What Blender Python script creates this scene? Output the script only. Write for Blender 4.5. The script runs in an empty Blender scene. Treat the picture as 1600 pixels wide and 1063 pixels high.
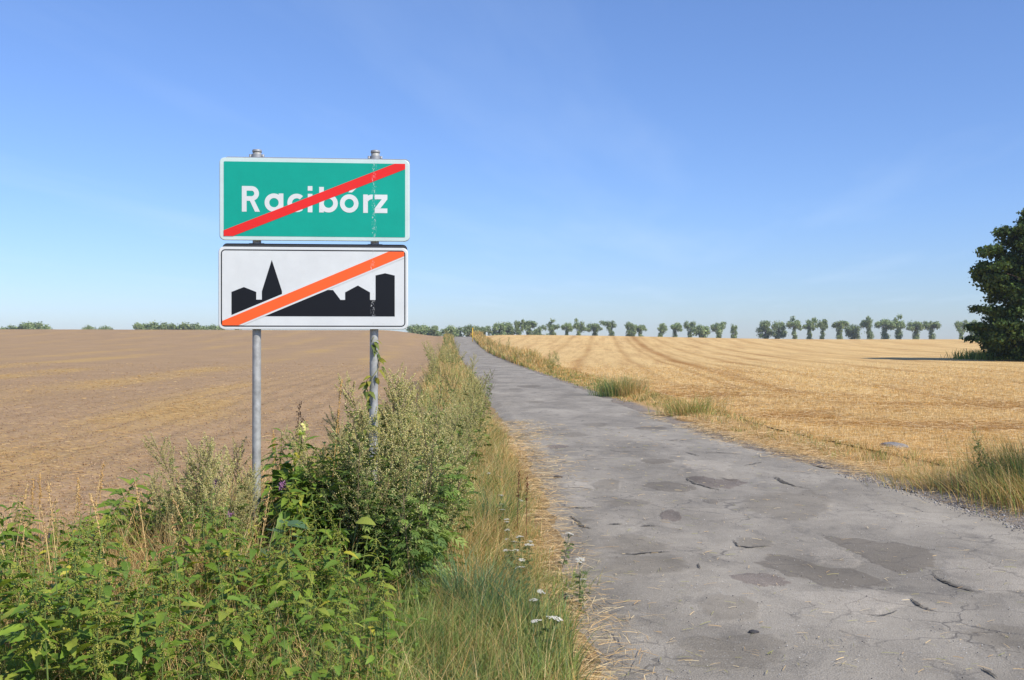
import bpy, math, random
import numpy as np
from mathutils import Vector, Matrix

random.seed(7)
RNG = np.random.default_rng(11)
R = math.radians
SC = bpy.context.scene
COL = SC.collection

# ------------------------------------------------------------------ camera, sky, sun, exposure
EYE, FPX = 1.6, 1627.0
cam_data = bpy.data.cameras.new('camera')
cam_data.sensor_width = 36.0
cam_data.lens = 36.0 * FPX / 1600.0
cam_data.clip_start, cam_data.clip_end = 0.05, 9000
camera = bpy.data.objects.new('camera', cam_data)
camera.location = (0, 0, EYE)
camera.rotation_euler = (R(90), 0, 0)
COL.objects.link(camera)
SC.camera = camera

SUN_EL = R(43)
SUN_H = Vector((0.74, -0.67)).normalized()
SUN_DIR = Vector((SUN_H.x * math.cos(SUN_EL), SUN_H.y * math.cos(SUN_EL), math.sin(SUN_EL)))
world = bpy.data.worlds.new('World')
SC.world = world
world.use_nodes = True
wn, wl = world.node_tree.nodes, world.node_tree.links
wn.clear()
w_out = wn.new('ShaderNodeOutputWorld')
w_bg = wn.new('ShaderNodeBackground')
w_bg.inputs['Strength'].default_value = 0.105
w_sky = wn.new('ShaderNodeTexSky')
w_sky.sky_type = 'NISHITA'
w_sky.sun_disc = False
w_sky.sun_elevation = SUN_EL
w_sky.sun_rotation = math.atan2(SUN_H.x, SUN_H.y)
w_sky.altitude = 300
w_sky.air_density = 1.0
w_sky.dust_density = 0.15
w_sky.ozone_density = 3.0
# thin cirrus: stretched noise on a high flat layer, the same all round the sky
w_tc = wn.new('ShaderNodeTexCoord')
w_sep = wn.new('ShaderNodeSeparateXYZ')
wl.new(w_tc.outputs['Generated'], w_sep.inputs[0])
w_mx = wn.new('ShaderNodeMath'); w_mx.operation = 'MAXIMUM'; w_mx.inputs[1].default_value = 0.03
wl.new(w_sep.outputs['Z'], w_mx.inputs[0])
def w_math(op, a, b):
    n = wn.new('ShaderNodeMath'); n.operation = op
    for i, v in enumerate((a, b)):
        if isinstance(v, (int, float)): n.inputs[i].default_value = v
        else: wl.new(v, n.inputs[i])
    return n.outputs[0]
w_px = w_math('DIVIDE', w_sep.outputs['X'], w_mx.outputs[0])
w_py = w_math('DIVIDE', w_sep.outputs['Y'], w_mx.outputs[0])
w_cb = wn.new('ShaderNodeCombineXYZ')
wl.new(w_math('MULTIPLY', w_math('ADD', w_py, w_math('MULTIPLY', w_px, 0.17)), 0.13), w_cb.inputs[0])
wl.new(w_math('MULTIPLY', w_math('SUBTRACT', w_px, w_math('MULTIPLY', w_py, 0.17)), 0.62), w_cb.inputs[1])
w_nz = wn.new('ShaderNodeTexNoise')
w_nz.inputs['Scale'].default_value = 1.0; w_nz.inputs['Detail'].default_value = 6; w_nz.inputs['Roughness'].default_value = 0.55
wl.new(w_cb.outputs[0], w_nz.inputs['Vector'])
w_rp = wn.new('ShaderNodeMapRange')
w_rp.inputs[1].default_value = 0.50; w_rp.inputs[2].default_value = 0.80
w_rp.inputs[3].default_value = 0.0; w_rp.inputs[4].default_value = 0.20
wl.new(w_nz.outputs['Fac'], w_rp.inputs[0])
w_gm = wn.new('ShaderNodeMix'); w_gm.data_type = 'RGBA'; w_gm.blend_type = 'MULTIPLY'
w_gm.inputs[0].default_value = 1.0
wl.new(w_sky.outputs[0], w_gm.inputs[6])
w_cr = wn.new('ShaderNodeValToRGB')      # clear summer air: the same height grading all round the sky
w_cr.color_ramp.elements[0].position = 0.0; w_cr.color_ramp.elements[0].color = (0.70, 0.82, 1.13, 1)
w_cr.color_ramp.elements[1].position = 0.35; w_cr.color_ramp.elements[1].color = (0.98, 1.11, 1.44, 1)
e = w_cr.color_ramp.elements.new(0.12); e.color = (0.82, 0.96, 1.32, 1)
wl.new(w_sep.outputs['Z'], w_cr.inputs[0]); wl.new(w_cr.outputs[0], w_gm.inputs[7])
w_mix = wn.new('ShaderNodeMix'); w_mix.data_type = 'RGBA'
wl.new(w_rp.outputs[0], w_mix.inputs[0])
wl.new(w_gm.outputs[2], w_mix.inputs[6]); w_mix.inputs[7].default_value = (6.4, 7.8, 9.6, 1)
wl.new(w_mix.outputs[2], w_bg.inputs['Color'])
wl.new(w_bg.outputs[0], w_out.inputs['Surface'])

sun_data = bpy.data.lights.new('sun', 'SUN')
sun_data.energy = 4.6
sun_data.angle = R(0.53)
sun_data.color = (1.0, 0.945, 0.86)
sun = bpy.data.objects.new('sun', sun_data)
sun.rotation_euler = SUN_DIR.to_track_quat('Z', 'Y').to_euler()
sun.location = (30, -20, 40)
COL.objects.link(sun)

SC.view_settings.view_transform = 'Standard'
SC.view_settings.look = 'None'
SC.view_settings.gamma = 1.0
SC.view_settings.exposure = 0.19
SC.view_settings.use_curve_mapping = False
SC.render.engine = 'CYCLES'
SC.cycles.max_bounces = 6
SC.cycles.diffuse_bounces = 3
SC.cycles.transmission_bounces = 4
SC.cycles.volume_bounces = 0

# ------------------------------------------------------------------ helpers
def lin(r, g, b):
    f = lambda c: (c / 255 / 12.92) if c / 255 <= 0.04045 else ((c / 255 + 0.055) / 1.055) ** 2.4
    return (f(r), f(g), f(b))

def smooth(a, b, x):
    t = np.clip((np.asarray(x, float) - a) / (b - a), 0, 1)
    return t * t * (3 - 2 * t)

def _hash(ix, iy, seed):
    h = (ix.astype(np.int64) * 374761393 + iy.astype(np.int64) * 668265263 + seed * 974634777) & 0xFFFFFFFF
    h = ((h ^ (h >> 13)) * 1274126177) & 0xFFFFFFFF
    h = h ^ (h >> 16)
    return (h & 0xFFFF) / 65535.0

def vnoise(x, y, seed=0):
    x = np.asarray(x, float); y = np.asarray(y, float)
    ix, iy = np.floor(x), np.floor(y)
    fx, fy = x - ix, y - iy
    fx = fx * fx * (3 - 2 * fx); fy = fy * fy * (3 - 2 * fy)
    a, b = _hash(ix, iy, seed), _hash(ix + 1, iy, seed)
    c, d = _hash(ix, iy + 1, seed), _hash(ix + 1, iy + 1, seed)
    return (a + (b - a) * fx) * (1 - fy) + (c + (d - c) * fx) * fy

def fbm(x, y, seed=0, oct=4, gain=0.5):
    t, amp, tot = 0, 1, 0
    for o in range(oct):
        t = t + amp * vnoise(x * 2 ** o + 17.3 * o, y * 2 ** o - 9.1 * o, seed + o)
        tot += amp; amp *= gain
    return t / tot

def mesh_np(name, V, F, mats=(), midx=None, col=None, smooth_sh=False, attrs=None):
    """V (n,3); F list of int arrays (k,3) or (k,4); col (n,3) point colour; attrs {name: (n,)}"""
    V = np.asarray(V, np.float32)
    F = [np.asarray(f, np.int32) for f in F if len(f)]
    me = bpy.data.meshes.new(name)
    me.vertices.add(len(V)); me.vertices.foreach_set('co', V.ravel())
    loops = np.concatenate([f.ravel() for f in F])
    tot = np.concatenate([np.full(len(f), f.shape[1], np.int32) for f in F])
    start = np.concatenate([[0], np.cumsum(tot)[:-1]]).astype(np.int32)
    me.loops.add(len(loops)); me.loops.foreach_set('vertex_index', loops)
    me.polygons.add(len(tot)); me.polygons.foreach_set('loop_start', start)
    try: me.polygons.foreach_set('loop_total', tot)
    except Exception: pass
    for m in mats: me.materials.append(m)
    if midx is not None: me.polygons.foreach_set('material_index', np.asarray(midx, np.int32))
    if smooth_sh: me.polygons.foreach_set('use_smooth', np.ones(len(tot), bool))
    if col is not None:
        a = me.attributes.new('tint', 'FLOAT_COLOR', 'POINT')
        c4 = np.ones((len(V), 4), np.float32); c4[:, :3] = col
        a.data.foreach_set('color', c4.ravel())
    for k, v in (attrs or {}).items():
        a = me.attributes.new(k, 'FLOAT', 'POINT'); a.data.foreach_set('value', np.asarray(v, np.float32))
    me.update(); me.validate()
    return me

def link(name, me, parent=None, kind=None, loc=None):
    o = bpy.data.objects.new(name, me)
    COL.objects.link(o)
    if parent is not None: o.parent = parent
    if kind: o['kind'] = kind
    if loc is not None: o.location = loc
    return o

def tag(o, label=None, cat=None, group=None, kind=None):
    if label: o['label'] = label
    if cat: o['category'] = cat
    if group: o['group'] = group
    if kind: o['kind'] = kind
    return o

def thing(name, label, cat, loc=(0, 0, 0), rz=0.0, group=None, scale=1.0, tilt=(0, 0)):
    o = bpy.data.objects.new(name, None)
    o.empty_display_size = 0.2
    COL.objects.link(o)
    o.location = loc
    o.rotation_euler = (tilt[0], tilt[1], rz)
    o.scale = (scale,) * 3 if not hasattr(scale, '__len__') else scale
    return tag(o, label, cat, group)

class MB:
    """gathers vertices and faces for ONE mesh"""
    def __init__(s): s.V, s.Q, s.T, s.C, s.n = [], [], [], [], 0
    def add(s, V, Q=None, T=None, C=None):
        V = np.asarray(V, float).reshape(-1, 3)
        s.V.append(V)
        if Q is not None and len(Q): s.Q.append(np.asarray(Q, int).reshape(-1, 4) + s.n)
        if T is not None and len(T): s.T.append(np.asarray(T, int).reshape(-1, 3) + s.n)
        if C is None: C = np.ones((len(V), 3)) * 0.5
        C = np.asarray(C, float)
        if C.ndim == 1: C = np.tile(C, (len(V), 1))
        s.C.append(C); s.n += len(V)
        return s
    def mesh(s, name, mat, smooth_sh=False):
        F = []
        if s.Q: F.append(np.concatenate(s.Q))
        if s.T: F.append(np.concatenate(s.T))
        return mesh_np(name, np.concatenate(s.V), F, [mat], None, np.concatenate(s.C), smooth_sh)

def tube(mb, pts, rad, sides=5, C=None, cap=True):
    pts = np.asarray(pts, float); n = len(pts)
    rad = np.broadcast_to(rad, (n,)).astype(float)
    tan = np.gradient(pts, axis=0); tan /= np.linalg.norm(tan, axis=1)[:, None] + 1e-9
    up = np.where(np.abs(tan[:, 2:3]) > 0.9, [[1, 0, 0]], [[0, 0, 1]])
    a = np.cross(tan, up); a /= np.linalg.norm(a, axis=1)[:, None] + 1e-9
    b = np.cross(tan, a)
    th = np.arange(sides) * 2 * math.pi / sides
    V = pts[:, None] + rad[:, None, None] * (np.cos(th)[None, :, None] * a[:, None] + np.sin(th)[None, :, None] * b[:, None])
    V = V.reshape(-1, 3); Q, T = [], []
    for i in range(n - 1):
        for k in range(sides):
            k2 = (k + 1) % sides
            Q.append((i * sides + k, i * sides + k2, (i + 1) * sides + k2, (i + 1) * sides + k))
    if cap:
        for k in range(1, sides - 1):
            T.append(((n - 1) * sides, (n - 1) * sides + k, (n - 1) * sides + k + 1)); T.append((0, k + 1, k))
    mb.add(V, Q, T, C)

def frames(d, n):
    """rotation matrices with columns (d, side, normal): d along, n roughly normal"""
    d = d / (np.linalg.norm(d, axis=1)[:, None] + 1e-9)
    s = np.cross(n, d); s /= np.linalg.norm(s, axis=1)[:, None] + 1e-9
    n = np.cross(d, s)
    return np.stack([d, s, n], axis=2)

def inst(mb, TV, Q, T, Rm, pos, sc, C=None):
    """merge many copies of a small template"""
    TV = np.asarray(TV, float); k = len(TV); N = len(pos)
    if N == 0: return
    sc = np.asarray(sc, float)
    if sc.ndim == 1: sc = sc[:, None]
    V = np.einsum('nij,nkj->nki', Rm, TV[None] * sc[:, None, :]) + pos[:, None]
    off = (np.arange(N) * k)[:, None, None]
    q = (np.asarray(Q)[None] + off).reshape(-1, 4) if Q is not None and len(Q) else None
    t = (np.asarray(T)[None] + off).reshape(-1, 3) if T is not None and len(T) else None
    if C is not None:
        C = np.asarray(C, float)
        if C.ndim == 2 and len(C) == N: C = np.repeat(C, k, axis=0)
    mb.add(V.reshape(-1, 3), q, t, C)

def rand_dirs(N, rng=RNG):
    v = rng.normal(size=(N, 3)); return v / np.linalg.norm(v, axis=1)[:, None]

def blades(mb, base, h, az, lean, w, nseg=3, C=None, droop=1.6, rng=RNG):
    """grass blades: base (N,3), height, lean azimuth, lean (horizontal reach), width"""
    N = len(base)
    t = np.linspace(0, 1, nseg + 1)
    dirx, diry = np.cos(az), np.sin(az)
    tw = rng.uniform(0, math.pi, N)
    sx, sy = np.cos(tw), np.sin(tw)
    hor = lean[:, None] * t[None] ** droop
    ver = h[:, None] * (t[None] - 0.25 * (lean / (h + 1e-6)).clip(0, 1.5)[:, None] * t[None] ** 2)
    P = base[:, None, :] + np.stack([dirx[:, None] * hor, diry[:, None] * hor, ver], 2)
    ww = w[:, None] * (1 - 0.85 * t[None] ** 1.5) * 0.5
    S = np.stack([sx[:, None] * ww, sy[:, None] * ww, np.zeros_like(ww)], 2)
    V = np.stack([P - S, P + S], 2).reshape(N, -1, 3)
    k = 2 * (nseg + 1)
    q = np.array([(2 * i, 2 * i + 1, 2 * i + 3, 2 * i + 2) for i in range(nseg)])
    Q = (q[None] + (np.arange(N) * k)[:, None, None]).reshape(-1, 4)
    if C is not None: C = np.repeat(np.asarray(C, float), k, axis=0)
    mb.add(V.reshape(-1, 3), Q, None, C)

def pick(cols, N, rng=RNG, jit=0.12):
    cols = np.asarray(cols, float)
    c = cols[rng.integers(0, len(cols), N)]
    return c * (1 + rng.uniform(-jit, jit, (N, 1)))

# ------------------------------------------------------------------ materials
def new_mat(name):
    m = bpy.data.materials.new(name); m.use_nodes = True
    nt = m.node_tree; nt.nodes.clear()
    out = nt.nodes.new('ShaderNodeOutputMaterial')
    return m, nt.nodes, nt.links, out

def bsdf(nodes, rough=0.8, spec=0.3, color=None, metal=0.0):
    b = nodes.new('ShaderNodeBsdfPrincipled')
    b.inputs['Roughness'].default_value = rough
    b.inputs['Specular IOR Level'].default_value = spec
    b.inputs['Metallic'].default_value = metal
    if color is not None: b.inputs['Base Color'].default_value = (*color, 1)
    return b

def noise(nodes, links, scale, detail=4, rough=0.55, vec=None, dist=0.0):
    n = nodes.new('ShaderNodeTexNoise')
    n.inputs['Scale'].default_value = scale; n.inputs['Detail'].default_value = detail
    n.inputs['Roughness'].default_value = rough; n.inputs['Distortion'].default_value = dist
    if vec is not None: links.new(vec, n.inputs['Vector'])
    return n.outputs['Fac']

def maprange(nodes, links, src, a, b, c=0.0, d=1.0):
    n = nodes.new('ShaderNodeMapRange')
    for i, v in enumerate((a, b, c, d)): n.inputs[i + 1].default_value = v
    links.new(src, n.inputs[0]); return n.outputs[0]

def mixc(nodes, links, fac, A, B, mode='MIX'):
    n = nodes.new('ShaderNodeMix'); n.data_type = 'RGBA'; n.blend_type = mode
    if isinstance(fac, (int, float)): n.inputs[0].default_value = fac
    else: links.new(fac, n.inputs[0])
    for i, v in ((6, A), (7, B)):
        if isinstance(v, tuple): n.inputs[i].default_value = (*v[:3], 1)
        else: links.new(v, n.inputs[i])
    return n.outputs[2]

def math_n(nodes, links, op, a, b):
    n = nodes.new('ShaderNodeMath'); n.operation = op
    for i, v in enumerate((a, b)):
        if isinstance(v, (int, float)): n.inputs[i].default_value = v
        else: links.new(v, n.inputs[i])
    return n.outputs[0]

def bump(nodes, links, h, strength=0.5, dist=0.01, normal=None):
    n = nodes.new('ShaderNodeBump')
    n.inputs['Strength'].default_value = strength; n.inputs['Distance'].default_value = dist
    links.new(h, n.inputs['Height'])
    if normal is not None: links.new(normal, n.inputs['Normal'])
    return n.outputs[0]

def objco(nodes):
    return nodes.new('ShaderNodeTexCoord').outputs['Object']

def mat_tint(name, rough=0.7, trans=0.3, spec=0.25, var=0.25, nscale=30.0):
    """plant tissue: colour from the mesh's own per-leaf tint, thin and a little translucent"""
    m, N, L, out = new_mat(name)
    a = N.new('ShaderNodeAttribute'); a.attribute_name = 'tint'
    oi = N.new('ShaderNodeObjectInfo')
    k = math_n(N, L, 'MULTIPLY_ADD', oi.outputs['Random'], var)
    k.node.inputs[2].default_value = 1 - var / 2
    c = mixc(N, L, 1.0, a.outputs['Color'], k, 'MULTIPLY')
    nz = maprange(N, L, noise(N, L, nscale, 3, vec=objco(N)), 0.3, 0.7, 0.82, 1.18)
    c = mixc(N, L, 1.0, c, nz, 'MULTIPLY')
    b = bsdf(N, rough, spec); L.new(c, b.inputs['Base Color'])
    if trans > 0:
        t = N.new('ShaderNodeBsdfTranslucent')
        tc = mixc(N, L, 1.0, c, (1.15, 1.2, 0.7), 'MULTIPLY'); L.new(tc, t.inputs['Color'])
        mx = N.new('ShaderNodeMixShader'); mx.inputs[0].default_value = trans
        L.new(b.outputs[0], mx.inputs[1]); L.new(t.outputs[0], mx.inputs[2]); L.new(mx.outputs[0], out.inputs['Surface'])
    else: L.new(b.outputs[0], out.inputs['Surface'])
    return m

M_LEAF = mat_tint('leaf_tissue', 0.55, 0.32, 0.35)
M_STEM = mat_tint('plant_stem', 0.7, 0.0)
M_GRASS = mat_tint('grass_blade', 0.6, 0.28, 0.3, 0.0, 3.0)
M_STRAW = mat_tint('dry_straw', 0.55, 0.15, 0.35, 0.0, 3.0)
M_FLOWER = mat_tint('flower_tissue', 0.8, 0.2, 0.1)
M_TREE = mat_tint('tree_leaf', 0.6, 0.22, 0.3, 0.3, 0.8)

def mat_bark():
    m, N, L, out = new_mat('bark')
    o = objco(N)
    n = noise(N, L, 6, 5, 0.6, o)
    c = mixc(N, L, maprange(N, L, n, 0.3, 0.7), lin(70, 58, 46), lin(112, 98, 82))
    b = bsdf(N, 0.9, 0.1); L.new(c, b.inputs['Base Color'])
    L.new(bump(N, L, n, 0.8, 0.03), b.inputs['Normal']); L.new(b.outputs[0], out.inputs['Surface'])
    return m
M_BARK = mat_bark()

def mat_soil(name, dark, light, straw, coarse=1.0, straw_attr=True):
    """crumbly soil with straw where the mesh says straw lies"""
    m, N, L, out = new_mat(name)
    o = objco(N)
    n1 = noise(N, L, 0.35, 5, 0.6, o)
    n2 = noise(N, L, 9 * coarse, 6, 0.72, o)
    n3 = noise(N, L, 42 * coarse, 3, 0.7, o)
    c = mixc(N, L, maprange(N, L, n2, 0.32, 0.68), dark, light)
    c = mixc(N, L, 1.0, c, maprange(N, L, n1, 0.3, 0.7, 0.88, 1.12), 'MULTIPLY')
    c = mixc(N, L, 1.0, c, maprange(N, L, n3, 0.3, 0.7, 0.8, 1.2), 'MULTIPLY')
    if straw_attr:
        a = N.new('ShaderNodeAttribute'); a.attribute_name = 'straw'
        sp = noise(N, L, 14 * coarse, 5, 0.75, o)
        f = math_n(N, L, 'ADD', a.outputs['Fac'], maprange(N, L, sp, 0.25, 0.75, -0.75, 0.55))
        f = maprange(N, L, f, 0.0, 0.5, 0.0, 0.85)
        sc = mixc(N, L, maprange(N, L, n3, 0.3, 0.7), tuple(0.72 * x for x in straw), straw)
        c = mixc(N, L, f, c, sc)
    b = bsdf(N, 0.95, 0.1); L.new(c, b.inputs['Base Color'])
    L.new(bump(N, L, math_n(N, L, 'ADD', n2, math_n(N, L, 'MULTIPLY', n3, 0.5)), 0.7, 0.035 / coarse), b.inputs['Normal'])
    L.new(b.outputs[0], out.inputs['Surface'])
    return m
M_PLOUGH = mat_soil('harrowed_soil', lin(137, 111, 84), lin(176, 148, 117), lin(192, 158, 102))
M_VERGE = mat_soil('verge_soil', lin(92, 80, 62), lin(138, 122, 96), lin(188, 156, 104), 2.0)
M_SHOULDER = mat_soil('gravelly_shoulder', lin(98, 92, 86), lin(150, 142, 132), lin(205, 166, 104), 2.2)
M_GROUND = mat_soil('far_ground', lin(140, 112, 76), lin(190, 156, 100), lin(200, 160, 90), 0.3, False)
M_CLOD = mat_tint('soil_clod', 0.95, 0.0, 0.1, 0.0, 40)

def mat_stubble():
    m, N, L, out = new_mat('cut_stubble')
    o = objco(N)
    a = N.new('ShaderNodeAttribute'); a.attribute_name = 'band'
    r = N.new('ShaderNodeAttribute'); r.attribute_name = 'row'
    cb = N.new('ShaderNodeCombineXYZ'); L.new(r.outputs['Fac'], cb.inputs[0])
    sep = N.new('ShaderNodeSeparateXYZ'); L.new(o, sep.inputs[0])
    L.new(math_n(N, L, 'MULTIPLY', sep.outputs['Y'], 0.05), cb.inputs[1])
    rows = noise(N, L, 0.9, 4, 0.75, cb.outputs[0])
    n1 = noise(N, L, 0.22, 4, 0.6, o)
    n2 = noise(N, L, 6, 6, 0.75, o)
    n3 = noise(N, L, 38, 3, 0.7, o)
    c = mixc(N, L, maprange(N, L, n2, 0.3, 0.7), lin(194, 155, 94), lin(232, 200, 138))
    c = mixc(N, L, maprange(N, L, rows, 0.46, 0.70, 0, 0.7), c, lin(172, 128, 74))
    c = mixc(N, L, maprange(N, L, a.outputs['Fac'], 0.0, 1.0, 0, 0.95), c, lin(160, 114, 54))
    c = mixc(N, L, 1.0, c, maprange(N, L, n1, 0.3, 0.7, 0.9, 1.1), 'MULTIPLY')
    c = mixc(N, L, 1.0, c, maprange(N, L, n3, 0.3, 0.7, 0.82, 1.18), 'MULTIPLY')
    b = bsdf(N, 0.85, 0.2); L.new(c, b.inputs['Base Color'])
    L.new(bump(N, L, math_n(N, L, 'ADD', n2, math_n(N, L, 'MULTIPLY', n3, 0.6)), 0.8, 0.05), b.inputs['Normal'])
    L.new(b.outputs[0], out.inputs['Surface'])
    return m
M_STUBBLE = mat_stubble()

def mat_asphalt(name, base, warm=0.0, grain=1.0, mott=0.16, feather=None):
    m, N, L, out = new_mat(name)
    o = objco(N)
    mp = N.new('ShaderNodeMapping'); mp.inputs['Scale'].default_value = (1.0, 0.55, 1.0); L.new(o, mp.inputs[0])
    n1 = noise(N, L, 0.9, 6, 0.6, mp.outputs[0], 0.6)
    n2 = noise(N, L, 4.5, 5, 0.65, o)
    n3 = noise(N, L, 130, 2, 0.6, o)
    vo = N.new('ShaderNodeTexVoronoi'); vo.inputs['Scale'].default_value = 95; L.new(o, vo.inputs['Vector'])
    bc = base
    if feather is not None:            # the thin rim of a repair wears through to the old surface
        at = N.new('ShaderNodeAttribute'); at.attribute_name = 'inner'
        nf = noise(N, L, 7, 5, 0.7, o)
        f = math_n(N, L, 'ADD', math_n(N, L, 'DIVIDE', at.outputs['Fac'], feather), maprange(N, L, nf, 0.25, 0.75, -0.75, 0.15))
        bc = mixc(N, L, maprange(N, L, f, 0.0, 0.5), ROADC, base)
    n0 = noise(N, L, 0.33, 3, 0.5, o)
    c = mixc(N, L, 1.0, bc, maprange(N, L, n1, 0.34, 0.66, 1 - mott * 1.2, 1 + mott), 'MULTIPLY')
    c = mixc(N, L, 1.0, c, maprange(N, L, n0, 0.35, 0.65, 0.93, 1.07), 'MULTIPLY')
    st = noise(N, L, 2.6, 5, 0.7, mp.outputs[0], 0.4)
    c = mixc(N, L, maprange(N, L, st, 0.53, 0.70, 0, 0.5), c, (0.125, 0.114, 0.098))
    # fine connected crazing where the old surface is tired
    wob = N.new('ShaderNodeTexNoise'); wob.inputs['Scale'].default_value = 5; wob.inputs['Detail'].default_value = 4; L.new(o, wob.inputs['Vector'])
    vm_ = N.new('ShaderNodeVectorMath'); vm_.operation = 'MULTIPLY_ADD'; L.new(wob.outputs['Color'], vm_.inputs[0]); vm_.inputs[1].default_value = (.30, .30, .0); L.new(o, vm_.inputs[2])
    cz = N.new('ShaderNodeTexVoronoi'); cz.feature = 'DISTANCE_TO_EDGE'; cz.inputs['Scale'].default_value = 1.9; L.new(vm_.outputs[0], cz.inputs['Vector'])
    line = maprange(N, L, cz.outputs['Distance'], 0.006, 0.022, 1, 0)
    tired = maprange(N, L, noise(N, L, 0.55, 4, 0.6, o), 0.47, 0.60, 0, 0.62)
    crz = math_n(N, L, 'MULTIPLY', line, tired)
    c = mixc(N, L, crz, c, (0.085, 0.078, 0.07))
    c = mixc(N, L, 1.0, c, maprange(N, L, n2, 0.3, 0.7, 0.92, 1.08), 'MULTIPLY')
    c = mixc(N, L, 1.0, c, maprange(N, L, n3, 0.3, 0.7, 1 - 0.2 * grain, 1 + 0.2 * grain), 'MULTIPLY')
    sp = maprange(N, L, vo.outputs['Color'], 0.86, 0.92, 0, 0.3 * grain)
    c = mixc(N, L, sp, c, (0.42, 0.40, 0.36))
    b = bsdf(N, 0.9, 0.12); L.new(c, b.inputs['Base Color'])
    h = math_n(N, L, 'ADD', n3, math_n(N, L, 'MULTIPLY', vo.outputs['Distance'], 0.8))
    nb = bump(N, L, n2, 0.35, 0.02)
    L.new(bump(N, L, h, 0.5 * grain, 0.004, nb), b.inputs['Normal']); L.new(b.outputs[0], out.inputs['Surface'])
    return m
ROADC = lin(149, 141, 127)
M_ROAD = mat_asphalt('old_asphalt', ROADC, 0.01, 1.3, 0.2)
M_PATCH = [mat_asphalt('patch_dark', lin(126, 118, 105), 0.0, 0.9, 0.13, 0.12),
           mat_asphalt('patch_mid', lin(136, 128, 114), 0.0, 1.1, 0.2, 0.30),
           mat_asphalt('patch_pale', lin(160, 151, 136), 0.02, 1.5, 0.16, 0.14),
           mat_asphalt('patch_worn', lin(126, 116, 105), 0.03, 1.6, 0.25, 0.16)]
def mat_plain(name, c, rough=0.6, spec=0.3, metal=0.0, nvar=0.1, nscale=8):
    m, N, L, out = new_mat(name)
    n = noise(N, L, nscale, 5, 0.6, objco(N))
    cc = mixc(N, L, 1.0, tuple(c), maprange(N, L, n, 0.3, 0.7, 1 - nvar, 1 + nvar), 'MULTIPLY')
    b = bsdf(N, rough, spec, metal=metal); L.new(cc, b.inputs['Base Color'])
    L.new(b.outputs[0], out.inputs['Surface']); return m
M_CRACK = mat_plain('crack_dirt', lin(98, 93, 85), 0.95, 0.05, 0, 0.3, 30)
M_STONE = mat_plain('grey_stone', lin(128, 124, 120), 0.9, 0.2, 0, 0.25, 20)
M_TAR = mat_plain('asphalt_crumb', lin(70, 68, 68), 0.9, 0.2, 0, 0.25, 40)
M_YELLOW = mat_plain('yellow_plastic', lin(228, 186, 60), 0.5, 0.4)

# ------------------------------------------------------------------ terrain
def Ledge(y):
    y = np.asarray(y, float)
    return 0.37 - 0.0615 * (np.sqrt((y - 11) ** 2 + 9) + (y - 11)) * 0.5
def Redge(y):
    y = np.asarray(y, float)
    return Ledge(y) + 3.55 + 0.8 * (1 - smooth(8, 19, y))
_py = np.arange(-100, 4001, 1.0)
def _prof(pts, sig):
    v = np.interp(_py, [p[0] for p in pts], [p[1] for p in pts])
    k = np.exp(-0.5 * (np.arange(-3 * sig, 3 * sig + 1) / sig) ** 2); k /= k.sum()
    return np.convolve(np.pad(v, 3 * sig, mode='edge'), k, mode='valid')
_P0 = _prof([(-100, 0), (40, 0), (80, 0.0), (120, .2), (160, 1.0), (195, 2.35), (225, 2.1), (300, .2), (400, .6), (560, 1.55), (640, 1.4), (900, -3), (4000, -60)], 9)
_PL = _prof([(-100, 0), (60, 0), (120, .55), (170, 1.1), (200, 1.35), (240, 1.0), (300, .2), (4000, 0)], 12)
_PR = _prof([(-100, 0), (100, 0), (190, 1), (230, 1), (330, 0), (4000, 0)], 12)
def H(x, y):
    x = np.asarray(x, float); y = np.asarray(y, float)
    z = np.interp(y, _py, _P0)
    q = Ledge(y) - x
    z = z + np.interp(y, _py, _PL) * smooth(1, 14, q) * (1 + 0.12 * smooth(20, 90, q))
    r = x - Redge(y)
    z = z + np.interp(y, _py, _PR) * (0.35 * smooth(0.5, 6, r) - 0.85 * smooth(8, 70, r))
    # low grassy banks beside the road
    z = z + 0.10 * smooth(0.1, 1.2, q) * (1 - smooth(2.0, 3.4, q)) + 0.06 * smooth(0.3, 1.0, r) * (1 - smooth(1.2, 2.2, r))
    return z
def D(py): return EYE * FPX / (py - 531.5)
def G(px, py):
    """ground point of the flat foreground seen at this photo pixel"""
    d = D(py); return np.array([(px - 800) / FPX * d, d, 0.0])

def ROADZ(x, y):
    """broken, patched surface of the road: gentle heaves, sunken spots"""
    u = (x - Ledge(y))
    z = H(x, y) + 0.028 * (fbm(x * 1.1, y * 0.8, 3, 3) - 0.5) + 0.005 * (fbm(x * 4, y * 3, 9, 2) - 0.5)
    g = G(1150, 747)
    z = z - 0.05 * np.exp(-(((x - g[0]) / 0.22) ** 2 + ((y - g[1]) / 0.30) ** 2)) * (0.7 + 0.6 * vnoise(x * 6, y * 6, 5))
    z = z - 0.05 * smooth(0.35, 0.0, u) * (0.4 + vnoise(x * 3, y * 3, 8)) - 0.05 * smooth(0.5, 0.0, Redge(y) - x) * (0.4 + vnoise(x * 3, y * 3, 6))
    return z

def yrows(y0, y1, rate, near=0.05):
    ys = [-6.0]
    while ys[-1] < y0: ys.append(ys[-1] + 0.5)
    ys[-1] = y0
    while ys[-1] < y1: ys.append(ys[-1] + max(near, rate * ys[-1]))
    return np.array(ys)

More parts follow.
